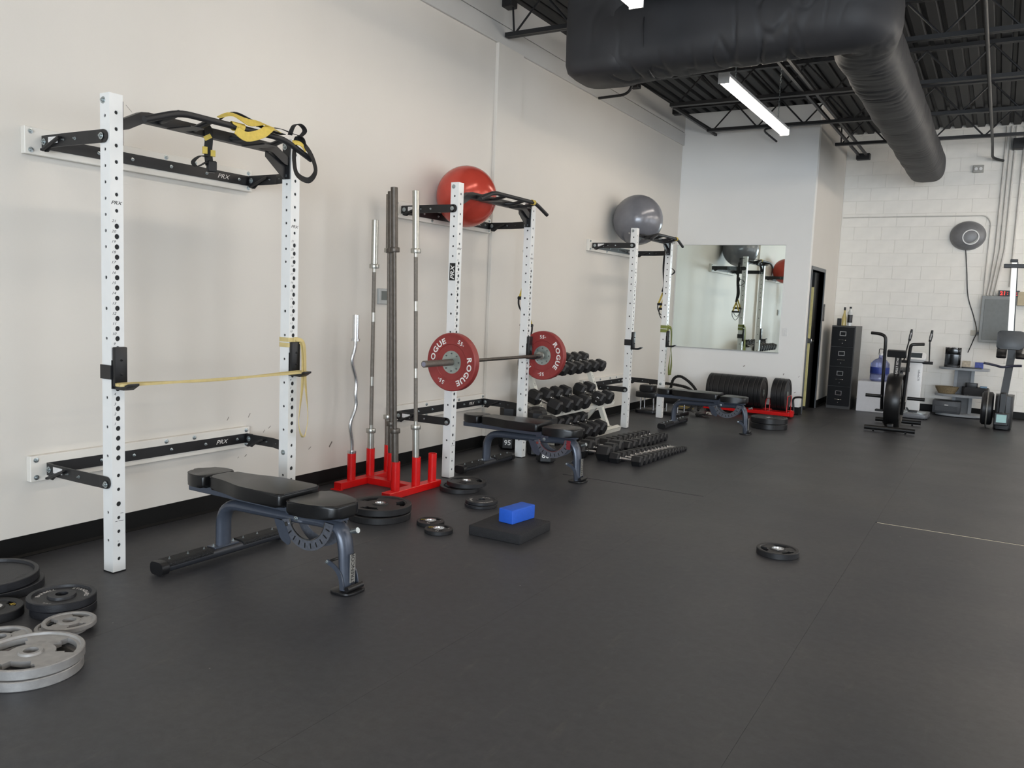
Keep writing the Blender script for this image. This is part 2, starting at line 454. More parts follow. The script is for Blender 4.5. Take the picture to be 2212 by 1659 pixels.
hx = [(0.7306 + 0.0493 * k, LG) for k in range(-3, 21)] + [(0.494, SM), (0.4237, SM), (0.3497, LG), (0.28, SM), (0.21, SM), (0.14, SM), (0.07, SM)] + \
     [(2.251 - 0.0768 * k, SM) for k in range(7)]
hy = [(2.233, SM * .85)] + [(2.077 - 0.0767 * k, SM * .85) for k in range(7)] + [(1.47, .009), (1.32, .009)] + [(1.175 - 0.1457 * k, SM * .85) for k in range(5)] + [(0.307, SM * .85), (0.165, SM * .85)]
BOLTM = {}
class Bolts:
    """each bolt head is an object of its own, sharing mesh data"""
    def __init__(s): s.l = []
    def build(s, name, m, parent):
        for M, r, n in s.l:
            k = (r, n, m.name)
            if k not in BOLTM:
                o = MB().lathe([(r, -0.0004), (r, 0.002), (r * .62, 0.003), (r * .6, 0.008), (r * .35, 0.0085), (r * .33, 0.013), (0.0002, 0.0135)], n).build(name, m, parent)
                BOLTM[k] = o.data
            else:
                o = bpy.data.objects.new(name, BOLTM[k]); COL.objects.link(o); o.parent = parent
            o.matrix_local = M
def bolt(mb, M, r=0.017, n=14): mb.l.append((M, r, n))
NY = lambda x, y, z: basis((x, y, z), (1, 0, 0), (0, 0, 1))     # normal -y
PX = lambda x, y, z: basis((x, y, z), (0, 1, 0), (0, 0, 1))     # normal +x
PY = lambda x, y, z: basis((x, y, z), (-1, 0, 0), (0, 0, 1))    # normal +y

def make_rack():
    t = thing('wall_rack', '', 'squat rack', (0, 2.4406, 0), 0, 'white folding wall racks along the left wall')
    y0s = (0.0, RW - WY)
    for u, y0 in enumerate(y0s):
        m = MB()
        holed_strip(m, basis((XRK, y0, 0), (0, 1, 0), (0, 0, 1)), WY, HR, hx)
        holed_strip(m, basis((XRK - WX, y0 + WY, 0), (0, -1, 0), (0, 0, 1)), WY, HR, hx)
        holed_strip(m, basis((XRK - WX, y0, 0), (1, 0, 0), (0, 0, 1)), WX, HR, hy)
        holed_strip(m, basis((XRK, y0 + WY, 0), (-1, 0, 0), (0, 0, 1)), WX, HR, hy)
        x0, x1, a, b = XRK - WX, XRK, y0, y0 + WY
        m.add([(x0, a, HR), (x1, a, HR), (x1, b, HR), (x0, b, HR)], [(0, 1, 2, 3)])
        m.add([(x0, a, 0.001), (x1, a, 0.001), (x1, b, 0.001), (x0, b, 0.001)], [(0, 1, 2, 3)])
        up = m.build('upright', M_white, t, smooth=0)
        MB().box(x0 + 0.004, x1 - 0.004, a + 0.004, b - 0.004, 0.003, HR - 0.003).build('hole_shade_box', mat('hole_shade', (30, 30, 31), 0.7), up, smooth=0)  # added dark box, painting the shade inside the tube behind its holes
        p = MB()
        for k in range(1, 22):
            put_text(p, str(k), 0.0125, PX(XRK + 0.0006, y0 + WY / 2 - 0.0165, 0.7306 + 0.0493 * (k - 1) + 0.0245), shear=0.3, sx=1.25)
        put_text(p, 'PRX', 0.016, PX(XRK + 0.0006, y0 + WY / 2, 1.828), shear=0.35, sx=1.3, bold=0.01)
        if u == 0:   # scuffs near the foot
            for (yy, zz, wd) in ((0.02, 0.262, 0.012), (0.045, 0.262, 0.026), (0.05, 0.3, 0.016), (0.03, 0.16, 0.008)):
                p.box(XRK + 0.0004, XRK + 0.0007, y0 + yy - wd / 2, y0 + yy + wd / 2, zz, zz + 0.0022)
        p.build('number_marking', M_print, up, smooth=0)['kind'] = 'stuff'
        MB().box(x0 - 0.001, x1 + 0.001, a - 0.001, b + 0.001, 0.0, 0.006).build('foot_cap', M_blk2, up, smooth=0)
        bo = Bolts()
        bolt(bo, NY(XRK - WX / 2 - 0.012, y0, 2.306)); bolt(bo, NY(XRK - WX / 2 - 0.012, y0 - (0.012 if u == 0 else 0.0), 2.138))
        bolt(bo, NY(XRK - WX / 2, y0 - (0.012 if u == 0 else 0.0), 0.45))
        bo.build('bolt', M_zinc, up)
    # wall boards, bracket channel, arms
    for zb, zc, lo in ((2.072, 2.138, 0), (0.396, 0.458, 1)):
        bd = MB().box(0.0, 0.038, -0.09, 1.36, zb, zb + 0.136, bev=0.003).build('board', M_board, t, smooth=0)
        bo = Bolts()
        for yy in (-0.06, 0.42, 0.72, 0.92, 1.33):
            for zz in (zb + 0.022, zb + 0.114):
                if yy in (0.72, 0.92) and zz < zb + 0.05: continue
                bolt(bo, PX(0.038, yy, zz), 0.014, 10)
        bo.build('bolt', M_zinc, bd)
        br = MB().box(0.039, 0.044, -0.005, 1.335, zc - 0.031, zc + 0.031).box(0.039, 0.095, -0.006, 0.0, zc - 0.031, zc + 0.031).box(0.039, 0.095, 1.332, 1.338, zc - 0.031, zc + 0.031)
        br = br.build('wall_bracket', M_black, t, smooth=0)
        bo = Bolts()
        for yy in (0.3, 0.5, 0.75, 1.0, 1.25):
            bolt(bo, PX(0.044, yy, zc), 0.0095, 10)
        bo.build('bolt', M_zinc, br)
        pr_ = MB(); put_text(pr_, 'PRX', 0.026, PX(0.0446, 1.13, zc), shear=0.35, sx=1.25)
        pr_.build('logo', M_wprint, br, smooth=0)
        for side in (0, 1):
            ya, yb_ = (-0.012, -0.006) if side == 0 else (1.322, RW + 0.006)
            ar = MB()
            path = [(0.055, ya, zc), (0.30, ya, zc), (0.44, (ya + yb_) / 2, zc), (0.50, yb_, zc), (XRK - WX / 2, yb_, zc)]
            ar.sweep(path, [(-0.003, -0.031), (0.003, -0.031), (0.003, 0.031), (-0.003, 0.031)], (0, 0, 1))
            cx = XRK - WX / 2 - 0.002
            ar.add(*(lambda q: (q.v, q.f))(MB().cyl((cx, yb_ - 0.003, zc), (cx, yb_ + 0.003, zc), 0.031, n=20)))
            # lower ear carrying the lock rod
            ar.prism([(0.0, -0.02), (0.075, -0.03), (0.045, -0.052), (0.02, -0.05)], -0.003, 0.003, M=basis((0.06, ya, zc), (1, 0, 0), (0, 0, 1)))
            arm = ar.build('arm', M_black, t, smooth=0)
            bo = Bolts()
            for xx in (0.075,): bolt(bo, NY(xx, ya - 0.003, zc))
            bolt(bo, NY(0.34, (ya if side == 0 else ya - 0.002) - 0.002, zc), 0.008, 10); bolt(bo, NY(0.245, ya - 0.003, zc + 0.0), 0.005, 8)
            bo.build('bolt', M_zinc, arm)
            if side == 0:
                MB().box(0.115, 0.195, ya - 0.0046, ya - 0.003, zc - 0.012, zc + 0.02).build('warning_sticker', mat('sticker', (225, 222, 220), 0.5, var=0.15, scale=70), arm, smooth=0)
            rod = MB().cyl((0.085, ya - 0.016, zc - 0.042), (0.225, ya - 0.016, zc + 0.012), 0.0085, n=10)
            rod.cyl((0.085, ya - 0.026, zc - 0.042), (0.085, ya - 0.002, zc - 0.042), 0.006, n=8).cyl((0.225, ya - 0.024, zc + 0.012), (0.225, ya - 0.002, zc + 0.012), 0.006, n=8)
            rod.build('lock_rod', M_black, arm)
    # pull-up bar assembly
    xb = XRK - WX / 2
    pu = MB()
    path = [(xb, WY + 0.008, 2.207), (xb, WY + 0.03, 2.212), (xb, 0.19, 2.262), (xb, 0.22, 2.266), (xb, RW - 0.22, 2.266), (xb, RW - 0.19, 2.262), (xb, RW - WY - 0.03, 2.212), (xb, RW - WY - 0.008, 2.207)]
    pu.sweep(path, [(-0.022, -0.026), (0.022, -0.026), (0.022, 0.026), (-0.022, 0.026)], (0, 0, 1))
    pb = pu.build('pull_up_beam', M_black, t, smooth=0)
    for s_, yy in ((1, WY), (-1, RW - WY)):
        q = MB().box(xb - 0.03, xb + 0.03, min(yy, yy + s_ * 0.008), max(yy, yy + s_ * 0.008), 2.105, 2.312, bev=0.001)
        if s_ == -1: q.prism([(0, 0), (0.16, 0.066), (0.16, 0.03), (0.02, -0.075), (0, -0.075)], -0.003, 0.003, M=basis((xb, yy + s_ * 0.008, 2.18), (0, s_, 0), (0, 0, 1)))
        q.build('mount_plate', M_black, pb, smooth=0)
        bo = Bolts()
        for zz in (2.29, 2.125): bolt(bo, PY(xb, yy + 0.008, zz) if s_ == 1 else NY(xb - 0.01, yy - 0.008, zz), 0.016)
        bo.build('bolt', M_zinc, pb)
    g = MB().tube(fillet([(0.745, 0.078, 2.217), (0.745, 0.273, 2.29), (0.745, 0.95, 2.29), (0.745, 1.17, 2.212)], 0.07, 5), 0.0165, 12)
    g.build('grip_bar', mat('grip_black', (34, 34, 36), 0.55, var=0.1, scale=200, bump=0.1, bscale=600), pb)
    for yy, yy2 in ((0.29, 0.27), (0.50, 0.46), (0.72, 0.76), (0.94, 0.96)):
        MB().tube(fillet([(xb, yy, 2.262), (xb + 0.08, yy2, 2.262), (0.745, yy2, 2.288)], 0.03, 3), 0.015, 10).build('neutral_grip', M_black, pb)
    for yy in (0.34, 0.82): MB().box(xb - 0.002, 0.74, yy, yy + 0.08, 2.236, 2.242).build('gusset_plate', M_black, pb, smooth=0)
    return t
rack = make_rack()
rack['label'] = 'white folding wall rack nearest the camera, with strap tangled over its pull-up bar'
rack2 = clone(rack, 'middle white folding wall rack holding the loaded red-plate barbell', (0, 5.3537, 0))
rack3 = clone(rack, 'farthest white folding wall rack, beside the mirror', (0, 8.985, 0))
# black logo sticker on the middle rack
stk = MB().box(XRK - WX + 0.012, XRK - 0.008, -0.0012, -0.0003, 1.58, 1.715).build('logo_sticker', M_print, rack2, smooth=0)
m_ = MB(); put_text(m_, 'PRX', 0.036, basis((XRK - WX / 2 + 0.002, -0.0018, 1.647), (0, 0, 1), (-1, 0, 0)), shear=0.3, sx=1.15, bold=0.02)
m_.build('logo', M_wprint, rack2, smooth=0)

# ------------------------------------------------------------------ J-hooks
def make_hook(mirror=1):
    t = thing('j_hook', '', 'j-hook', (0, 0, 0), 0, 'j-hooks on the rack uprights')
    # origin: front face, centre of the upright at the hook's seat height
    MB().box(0.003, 0.028, -0.034, 0.034, 0.0, 0.195, bev=0.006, seg=2).build('pad', M_blk2, t)
    c = MB().box(0.0005, 0.006, -0.036, 0.036, -0.01, 0.13)
    s = -mirror
    ya = s * (WY / 2 + 0.001)
    c.box(-WX - 0.006, 0.004, min(ya, ya + s * 0.006), max(ya, ya + s * 0.006), 0.036, 0.105)
    c.build('saddle_plate', M_black, t, smooth=0)
    MB().prism([(0.004, -0.012), (0.085, -0.012), (0.128, 0.012), (0.128, 0.022), (0.118, 0.022), (0.08, 0.006), (0.004, 0.006)], -0.029, 0.029, bev=0.003, M=basis((0, 0, 0), (1, 0, 0), (0, 0, 1))).build('lip', M_blk2, t)
    k = Bolts(); bolt(k, PX(0.028, 0, 0.13), 0.006, 8); bolt(k, PX(0.028, 0, 0.06), 0.006, 8)
    k.build('screw', M_black, t)
    return t
hk = make_hook(); hk2 = make_hook(-1)
def hook_at(src, ry, far, z, label, first=False):
    y = ry + (RW - WY / 2 if far else WY / 2)
    o = src if first else clone(src, label)
    o['label'] = label; o.location = (XRK, y, z); return o
ZB = 0.9512
hook_at(hk, 2.4406, 0, 0.94, 'black padded j-hook on the near upright of the nearest rack', True)
hook_at(hk2, 2.4406, 1, 0.94, 'black padded j-hook on the far upright of the nearest rack, under a tied tan band', True)
hook_at(hk, 5.3537, 0, ZB - 0.021, 'black padded j-hook behind the near red plate of the barbell')
hook_at(hk2, 5.3537, 1, ZB - 0.021, 'black padded j-hook touching the far red plate of the barbell')
hook_at(hk, 8.985, 0, 0.945, 'black padded j-hook on the near upright of the farthest rack')
hook_at(hk2, 8.985, 1, 0.945, 'black padded j-hook on the far upright of the farthest rack, by the olive band')

# ------------------------------------------------------------------ adjustable benches
def rrect(x0, x1, w0, w1, r, n=4):
    # plan outline (x along the bench, half widths w0 at x0, w1 at x1) with rounded corners
    P = [(x0, -w0), (x1, -w1), (x1, w1), (x0, w0)]
    return round_poly(P, r, n)
def round_poly(P, r, n=4):
    out = []; k = len(P)
    for i in range(k):
        p = Vector((*P[i], 0)); a = Vector((*P[i - 1], 0)) - p; c = Vector((*P[(i + 1) % k], 0)) - p
        rr = r[i] if isinstance(r, (list, tuple)) else r
        la = min(rr, a.length * .48); lc = min(rr, c.length * .48)
        p0 = p + a.normalized() * la; p1 = p + c.normalized() * lc
        for j in range(n + 1):
            t = j / n; q = p0 * (1 - t) ** 2 + p * 2 * t * (1 - t) + p1 * t * t; out.append((q.x, q.y))
    return out
def make_bench():
    t = thing('weight_bench', '', 'bench', (0, 0, 0), 0, 'grey adjustable benches in front of the racks')
    def pad(name, poly, z0, z1):
        o = MB().prism(poly, z0, z1, bev=0.016, seg=4).build(name, M_vinyl, t, smooth=60)
        pz = MB().tube([(x * 0.996 + c0 * 0.004, y * 0.985, z1 - 0.006) for x, y in poly for c0 in (0.3,)], 0.0028, 6, closed=True).build('piping', M_blk2, o)
        return o
    pad('head_pad', round_poly([(-0.222, -0.065), (-0.13, -0.115), (-0.035, -0.105), (-0.035, 0.105), (-0.13, 0.115), (-0.222, 0.065)], [0.05, 0.05, 0.02, 0.02, 0.05, 0.05]), 0.385, 0.452)
    pad('back_pad', round_poly([(-0.022, -0.085), (0.12, -0.10), (0.27, -0.142), (0.567, -0.142), (0.567, 0.142), (0.27, 0.142), (0.12, 0.10), (-0.022, 0.085)], [0.03, 0.05, 0.05, 0.03, 0.03, 0.05, 0.05, 0.03]), 0.383, 0.452)
    pad('seat_pad', round_poly([(0.598, -0.142), (0.74, -0.142), (0.885, -0.085), (0.885, 0.085), (0.74, 0.142), (0.598, 0.142)], [0.03, 0.06, 0.045, 0.045, 0.06, 0.03]), 0.365, 0.432)
    fr = MB()
    # back-pad support channel
    fr.box(-0.215, 0.56, -0.055, 0.055, 0.343, 0.384, bev=0.003)
    fr.box(0.5, 0.60, -0.035, -0.029, 0.318, 0.40).box(0.5, 0.60, 0.029, 0.035, 0.318, 0.40)
    fr.prism(round_poly([(0.545, 0.30), (0.625, 0.30), (0.615, 0.385), (0.585, 0.40), (0.555, 0.37)], 0.02), -0.04, -0.034, M=basis((0, 0, 0), (1, 0, 0), (0, 0, 1)) @ T(0, 0, 0.076))
    fr.prism(round_poly([(0.545, 0.30), (0.625, 0.30), (0.615, 0.385), (0.585, 0.40), (0.555, 0.37)], 0.02), -0.04, -0.034, M=basis((0, 0, 0), (1, 0, 0), (0, 0, 1)))
    fr.box(0.60, 0.86, -0.028, 0.028, 0.345, 0.366)
    fr.build('pad_frame', M_bench, t)
    # main arched tube (flat oval)
    main = fillet([(0.0, 0, 0.055), (0.0, 0, 0.20), (0.0, 0, 0.305), (0.12, 0, 0.305), (0.60, 0, 0.318)], 0.1, 7)
    main = fillet([(0.0, 0, 0.06), (0.004, 0, 0.3), (0.56, 0, 0.312), (0.78, 0, 0.325), (0.868, 0, 0.29), (0.885, 0, 0.012)], 0.13, 8)
    a = MB(); oval = [(0.046 * math.cos(2 * PI * k / 14) * (1 if True else 0), 0.03 * math.sin(2 * PI * k / 14)) for k in range(14)]
    ups = [Vector((0, 1, 0))] * len(main)
    a.sweep(main, [(q[1], q[0]) for q in oval], ups)
    a.build('main_tube', M_bench, t)
    # rear foot bar
    fb = MB().sweep([(0, -0.385, 0.042), (0, 0.385, 0.042)], round_poly([(-0.044, -0.026), (0.044, -0.026), (0.044, 0.022), (-0.044, 0.022)], 0.022), (0, 0, 1)).build('foot_bar', mat('dark_slate_paint', (44, 46, 51), 0.35, 0.1), t)
    for s in (-1, 1):
        MB().sweep([(0, s * 0.10, 0.044), (0, s * 0.37, 0.044)], round_poly([(-0.046, -0.006), (0.046, -0.006), (0.046, 0.0285), (-0.046, 0.0285)], 0.02), (0, 0, 1)).build('grip_tread', mat('tread_rubber', (24, 24, 25), 0.65, var=0.1, scale=10, bump=0.9, bscale=90, stretch=(3, 1, 1)), fb)
        MB().sweep([(0, s * 0.37, 0.042), (0, s * 0.40, 0.042), (0, s * 0.412, 0.042)], round_poly([(-0.049, -0.036), (0.049, -0.036), (0.049, 0.03), (-0.049, 0.03)], 0.03), (0, 0, 1)).build('end_cap', M_blk2, fb)
        k = Bolts()
        for yy in (0.13, 0.23, 0.34): bolt(k, T(0.006, s * yy, 0.072), 0.006, 8)
        bolt(k, T(0.0, s * 0.065, 0.07), 0.01, 10)
        k.build('rivet', M_zinc, fb)
        MB().box(-0.075, -0.035, s * 0.28 - 0.015, s * 0.28 + 0.015, 0.03, 0.055, bev=0.006).build('rubber_stop', M_blk2, fb)
    MB().box(-0.033, 0.033, -0.08, 0.08, 0.062, 0.071, bev=0.002).build('weld_plate', M_bench, fb)
    # quadrant with adjustment slots
    q = MB(); cx, cz, ro, ri = 0.66, 0.345, 0.172, 0.122
    for ysd in (-0.05, 0.05):
        pts = []
        for k in range(25): an = math.radians(195 + 160 * k / 24); pts.append((cx + ro * math.cos(an), cz + ro * math.sin(an)))
        for k in range(25): an = math.radians(355 - 160 * k / 24); pts.append((cx + ri * math.cos(an), cz + ri * math.sin(an)))
        M = basis((0, ysd, 0), (1, 0, 0), (0, 0, 1))
        n = 25
        vs = [(x, z, -0.003) for x, z in pts] + [(x, z, 0.003) for x, z in pts]
        fs = []
        N = 50
        for k in range(24):
            fs += [(k, k + 1, 48 - k, 49 - k), (N + k, N + 49 - k, N + 48 - k, N + k + 1)]
        fs += [(k, (k + 1) % N, N + (k + 1) % N, N + k) for k in range(N)]
        q.add(vs, fs, M)
    qd = q.build('adjustment_quadrant', mat('worn_steel', (104, 107, 115), 0.35, 0.35, var=0.18, scale=60), t)
    MB().tube([(cx + (ri - 0.002) * math.cos(math.radians(195 + 160 * k / 24)), -0.051, cz + (ri - 0.002) * math.sin(math.radians(195 + 160 * k / 24))) for k in range(25)], 0.004, 6).build('polished_edge', M_chrome, qd)
    sl = MB()
    for k in range(9):
        an = math.radians(222 + 120 * k / 8); r0 = ri + 0.026
        for ysd in (-0.0535,):
            sl.box(-0.013, 0.013, -0.0035, 0.0035, -0.0004, 0.0004, M=basis((cx + r0 * math.cos(an), ysd, cz + r0 * math.sin(an)), (math.cos(an), 0, math.sin(an)), (-math.sin(an), 0, math.cos(an))))
    sl.build('slot', M_print, qd, smooth=0)
    MB().prism(round_poly([(0.44, 0.30), (0.51, 0.295), (0.56, 0.20), (0.545, 0.175), (0.49, 0.20)], 0.015), 0.0535, 0.058, M=basis((0, 0, 0), (1, 0, 0), (0, 0, 1))).build('quadrant_plate', M_bench, qd, smooth=0)
    k = Bolts(); bolt(k, NY(0.585, -0.047, 0.318), 0.014); bolt(k, NY(0.60, -0.035, 0.385), 0.011)
    k.build('bolt', M_zinc, t)
    MB().cyl((0.53, -0.06, 0.285), (0.53, -0.02, 0.285), 0.012, n=12).build('pull_pin', M_chrome, t)
    MB().cyl((0.905, -0.0, 0.30), (0.935, 0.0, 0.31), 0.011, n=14).cyl((0.935, 0, 0.31), (0.945, 0, 0.314), 0.014, n=14).build('pull_pin', M_zinc, t)
    # front foot, transport handle, name plate
    MB().prism(round_poly([(0.822, -0.075), (0.955, -0.075), (0.955, 0.075), (0.822, 0.075)], 0.05, 6), 0.0, 0.014, bev=0.004).build('front_foot', M_blk2, t)
    for s in (-1, 1):
        pts = [(0.80, s * 0.052, 0.145), (0.85, s * 0.052, 0.125), (0.885, s * 0.052, 0.085), (0.90, s * 0.052, 0.02)]
        MB().sweep(smooth_path(pts, 4), [(-0.003, -0.012), (0.003, -0.012), (0.003, 0.012), (-0.003, 0.012)], [Vector((1, 0, 1))] * 13).build('wheel_bracket', M_bench, t)
        kk = Bolts(); bolt(kk, NY(0.803, s * 0.052 - 0.003, 0.143), 0.009, 10) if s < 0 else bolt(kk, PY(0.803, s * 0.052 + 0.003, 0.143), 0.009, 10)
        kk.build('bolt', M_zinc, t)
    MB().cyl((0.803, -0.052, 0.143), (0.803, 0.052, 0.143), 0.007, n=8).build('cross_pin', M_blk2, t)
    MB().cyl((0.93, -0.055, 0.03), (0.93, 0.055, 0.03), 0.014, n=12).build('roller', M_blk2, t)
    lab = MB().box(0.914, 0.9175, -0.018, 0.018, 0.05, 0.19).build('name_plate', mat('brushed_plate', (176, 174, 168), 0.35, 0.6, var=0.08, scale=60), t, smooth=0)
    tx = MB(); put_text(tx, 'STRENCOR', 0.022, basis((0.9181, 0, 0.12), (0, 0, 1), (0, -1, 0)), bold=0.01)
    tx.build('lettering', M_print, lab, smooth=0)
    return t
bench = make_bench()
bench['label'] = 'grey and black adjustable bench nearest the camera, in front of the nearest rack'
bench.location = (0.79, 2.955, 0)
bench2 = clone(bench, 'grey and black adjustable bench under the loaded barbell, with a red-painted quadrant end', (0.565, 5.95, 0))
MB().box(0.795, 0.83, -0.0555, -0.0535, 0.262, 0.335, M=T(0, 0, 0)).build('red_paint_patch', mat('dark_red_paint', (132, 44, 52), 0.4, var=0.2, scale=60), bench2, smooth=0)
clone(bench, 'grey and black adjustable bench farthest away, in front of the mirror', (0.945, 9.62, 0))
# ------------------------------------------------------------------ weight plates
def polar_plate(R, th, bore, slots=0, rim=0.02, hub=0.045, dish=0.25, slot_r=(0.5, 0.82), slot_w=0.62, rot=0.0, n=72):
    """disc lying flat, z 0..th, raised rim and hub on both faces, optional grip openings"""
    r0, r1 = bore, hub
    sa, sb = R * slot_r[0], R * slot_r[1]
    rs = [r0, r1, r1 + 0.004, sa, (sa + sb) / 2, sb, R - rim - 0.004, R - rim, R - 0.003, R]
    d = th * dish
    ins = [0, 0, d, d, d, d, d, 0, 0, 0.003]
    keep = [[True] * n for _ in range(len(rs) - 1)]
    if slots:
        for j in range(n):
            a = (j + 0.5) / n * 2 * PI
            ph = ((a - rot) / (2 * PI / slots)) % 1.0
            if abs(ph - 0.5) < slot_w / 2: keep[4][j] = False
            if abs(ph - 0.5) < slot_w / 2 * 0.8: keep[3][j] = False
    vs = []; K = len(rs)
    for top in (1, 0):
        for i in range(K):
            for j in range(n):
                a = 2 * PI * j / n
                vs.append((rs[i] * math.cos(a), rs[i] * math.sin(a), th - ins[i] if top else ins[i]))
    def idx(t, i, j): return (0 if t else K * n) + i * n + j % n
    fs = []
    for i in range(K - 1):
        for j in range(n):
            if not keep[i][j]: continue
            fs.append((idx(1, i, j), idx(1, i + 1, j), idx(1, i + 1, j + 1), idx(1, i, j + 1)))
            fs.append((idx(0, i, j), idx(0, i, j + 1), idx(0, i + 1, j + 1), idx(0, i + 1, j)))
            for (ni, nj, a, b) in ((i - 1, j, (i, j + 1), (i, j)), (i + 1, j, (i + 1, j), (i + 1, j + 1)), (i, j - 1, (i, j), (i + 1, j)), (i, j + 1, (i + 1, j + 1), (i, j + 1))):
                out = ni < 0 or ni >= K - 1 or not keep[ni][nj % n]
                if out: fs.append((idx(1, *a), idx(1, *b), idx(0, *b), idx(0, *a)))
    return MB().add(vs, fs)
def plate(name, label, cat, loc, R, th, m, slots=0, rz=0.0, bore=0.026, tilt=(0, 0), sleeve=False, letters=None, group=None, lm=None, **kw):
    t = thing(name, label, cat, loc, rz, group)
    t.rotation_euler = (tilt[0], tilt[1], rz)
    polar_plate(R, th, bore, slots, **kw).build('disc', m, t)
    if sleeve:
        MB().lathe([(bore - 0.001, -0.0005), (bore + 0.009, -0.0005), (bore + 0.009, 0.001), (bore + 0.009, th + 0.0015), (bore, th + 0.002), (bore - 0.001, th)], 28, None, True).build('bore_ring', M_chrome, t)
    if letters:
        x = MB()
        dd = kw.get('dish', 0.25) * th
        for s_, mid, size, rr, inw in letters: arc_text(x, s_, size, rr, mid, T(0, 0, th - dd + 0.0006), inw, bold=0.012)
        x.build('lettering', lm or M_wprint, t, smooth=0)
    return t
GR = dict(rim=0.028, hub=0.05, dish=0.14, slot_r=(0.52, 0.8), slot_w=0.42)
SV = dict(rim=0.014, hub=0.04, dish=0.22, slot_r=(0.46, 0.84), slot_w=0.5)
ST = dict(rim=0.02, hub=0.055, dish=0.3)
# near-left corner group
plate('weight_plate', 'lower silver cast-iron plate of the near-left stack', 'weight plate', (1.312, 1.632, 0.0), 0.18, 0.036, M_silver, 3, 0.5, **SV)
plate('weight_plate', 'large silver cast-iron plate on top of the near-left stack, with three openings', 'weight plate', (1.308, 1.640, 0.038), 0.18, 0.036, M_silver, 3, 0.1, **SV,
      letters=[('45 LB', 1.9, 0.02, 0.10, False)], lm=M_silver)
plate('weight_plate', 'small silver plate overlapped by the big silver stack at the left edge', 'weight plate', (0.985, 1.695, 0.0), 0.115, 0.026, M_silver, 3, 1.2, **SV)
plate('weight_plate', 'lower small silver plate half hidden under another, left of the near rack', 'weight plate', (1.055, 1.905, 0.0), 0.10, 0.02, M_silver, 3, 0.3, **SV)
plate('weight_plate', 'small silver plate with openings resting on another small silver plate', 'weight plate', (1.078, 1.925, 0.021), 0.102, 0.022, M_silver, 3, 0.9, **SV)
LT = [('STANDARD', 0.5, 0.017, 0.098, False), ('BARBELL', 2.5, 0.017, 0.098, False), ('25 LBS', 4.4, 0.017, 0.098, False)]
plate('weight_plate', 'lower black iron plate under the lettered black plate near the rack foot', 'weight plate', (0.855, 2.034, 0.0), 0.132, 0.036, M_iron, 0, 0.4, **ST)
plate('weight_plate', 'black iron plate with white lettering, top of the stack near the rack foot', 'weight plate', (0.848, 2.03, 0.038), 0.138, 0.036, M_iron, 0, 0.9, **ST, letters=LT)
LB = [('BARBELL', 0.9, 0.022, 0.165, False), ('STANDARD', 3.2, 0.022, 0.165, False), ('45 LBS', 5.4, 0.022, 0.165, False)]
plate('weight_plate', 'lower large black iron plate at the left edge against the wall', 'weight plate', (0.351, 1.985, 0.0), 0.22, 0.04, M_iron, 0, 0.0, **ST)
plate('weight_plate', 'large black iron plate at the left edge, top of its stack', 'weight plate', (0.345, 1.965, 0.042), 0.22, 0.04, M_iron, 0, -0.5, **ST, letters=LB, lm=mat('worn_letter', (74, 74, 76), 0.5))
plate('weight_plate', 'thick black rubber grip plate with a yellow mark at the left edge', 'weight plate', (0.685, 1.825, 0.0), 0.116, 0.04, M_rubp, 3, 0.4, sleeve=True, **{**GR, 'hub': 0.042},
      letters=[('10', 0.9, 0.022, 0.075, False)], lm=mat('yellow_print', (222, 190, 70), 0.5))
# stacks between the first and second rack
plate('weight_plate', 'lower large black rubber grip plate by the red bar holder', 'weight plate', (0.915, 4.105, 0.0), 0.205, 0.042, M_rubp, 3, 0.3, sleeve=True, **GR)
plate('weight_plate', 'upper large black rubber grip plate with steel ring, by the red bar holder', 'weight plate', (0.905, 4.125, 0.046), 0.205, 0.042, M_rubp, 3, -0.35, sleeve=True, **GR)
plate('weight_plate', 'lower black rubber grip plate beside the foot of the middle rack', 'weight plate', (0.88, 5.085, 0.0), 0.15, 0.034, M_rubp, 3, 0.9, sleeve=True, **GR)
plate('weight_plate', 'upper black rubber grip plate beside the foot of the middle rack', 'weight plate', (0.915, 5.125, 0.038), 0.15, 0.034, M_rubp, 3, -0.3, sleeve=True, **GR)
plate('weight_plate', 'lower small black iron plate behind the blue block', 'weight plate', (1.27, 4.78, 0.0), 0.114, 0.022, M_iron, 0, 0.2, rim=0.014, hub=0.04, dish=0.2)
plate('weight_plate', 'small black iron plate with white lettering behind the blue block, on top', 'weight plate', (1.272, 4.785, 0.0235), 0.114, 0.022, M_iron, 0, 0.4, rim=0.014, hub=0.04, dish=0.2,
      letters=[('STANDARD', -0.9, 0.014, 0.078, False), ('10 LBS', 1.3, 0.014, 0.078, False), ('BARBELL', 3.3, 0.014, 0.078, False)])
LG2 = [('5', 0.3, 0.016, 0.058, False), ('2.5', 4.9, 0.016, 0.058, False)]
Y2 = mat('yellow_print', (222, 190, 70), 0.5)
for lab, loc, rz in (('small black grip plate with gold print, the farther of two on the floor', (1.28, 4.172, 0), 0.2),
                     ('small black grip plate with gold print, the nearer of two on the floor', (1.425, 4.06, 0), 0.25)):
    p_ = plate('weight_plate', lab, 'weight plate', loc, 0.088, 0.026, M_rubp, 3, rz, sleeve=True, rim=0.013, hub=0.036, dish=0.12, slot_r=(0.56, 0.8), slot_w=0.34)
    q_ = MB(); put_text(q_, '2.5', 0.013, T(0.01, -0.055, 0.0235) @ RZ(-0.1), bold=0.01); put_text(q_, '5', 0.013, T(0.055, 0.03, 0.0235)); q_.build('lettering', M_wprint, p_, smooth=0)
    q_ = MB(); q_.box(-0.06, -0.03, 0.032, 0.038, 0.0232, 0.0236, M=RZ(0.5)); q_.build('gold_mark', Y2, p_, smooth=0)
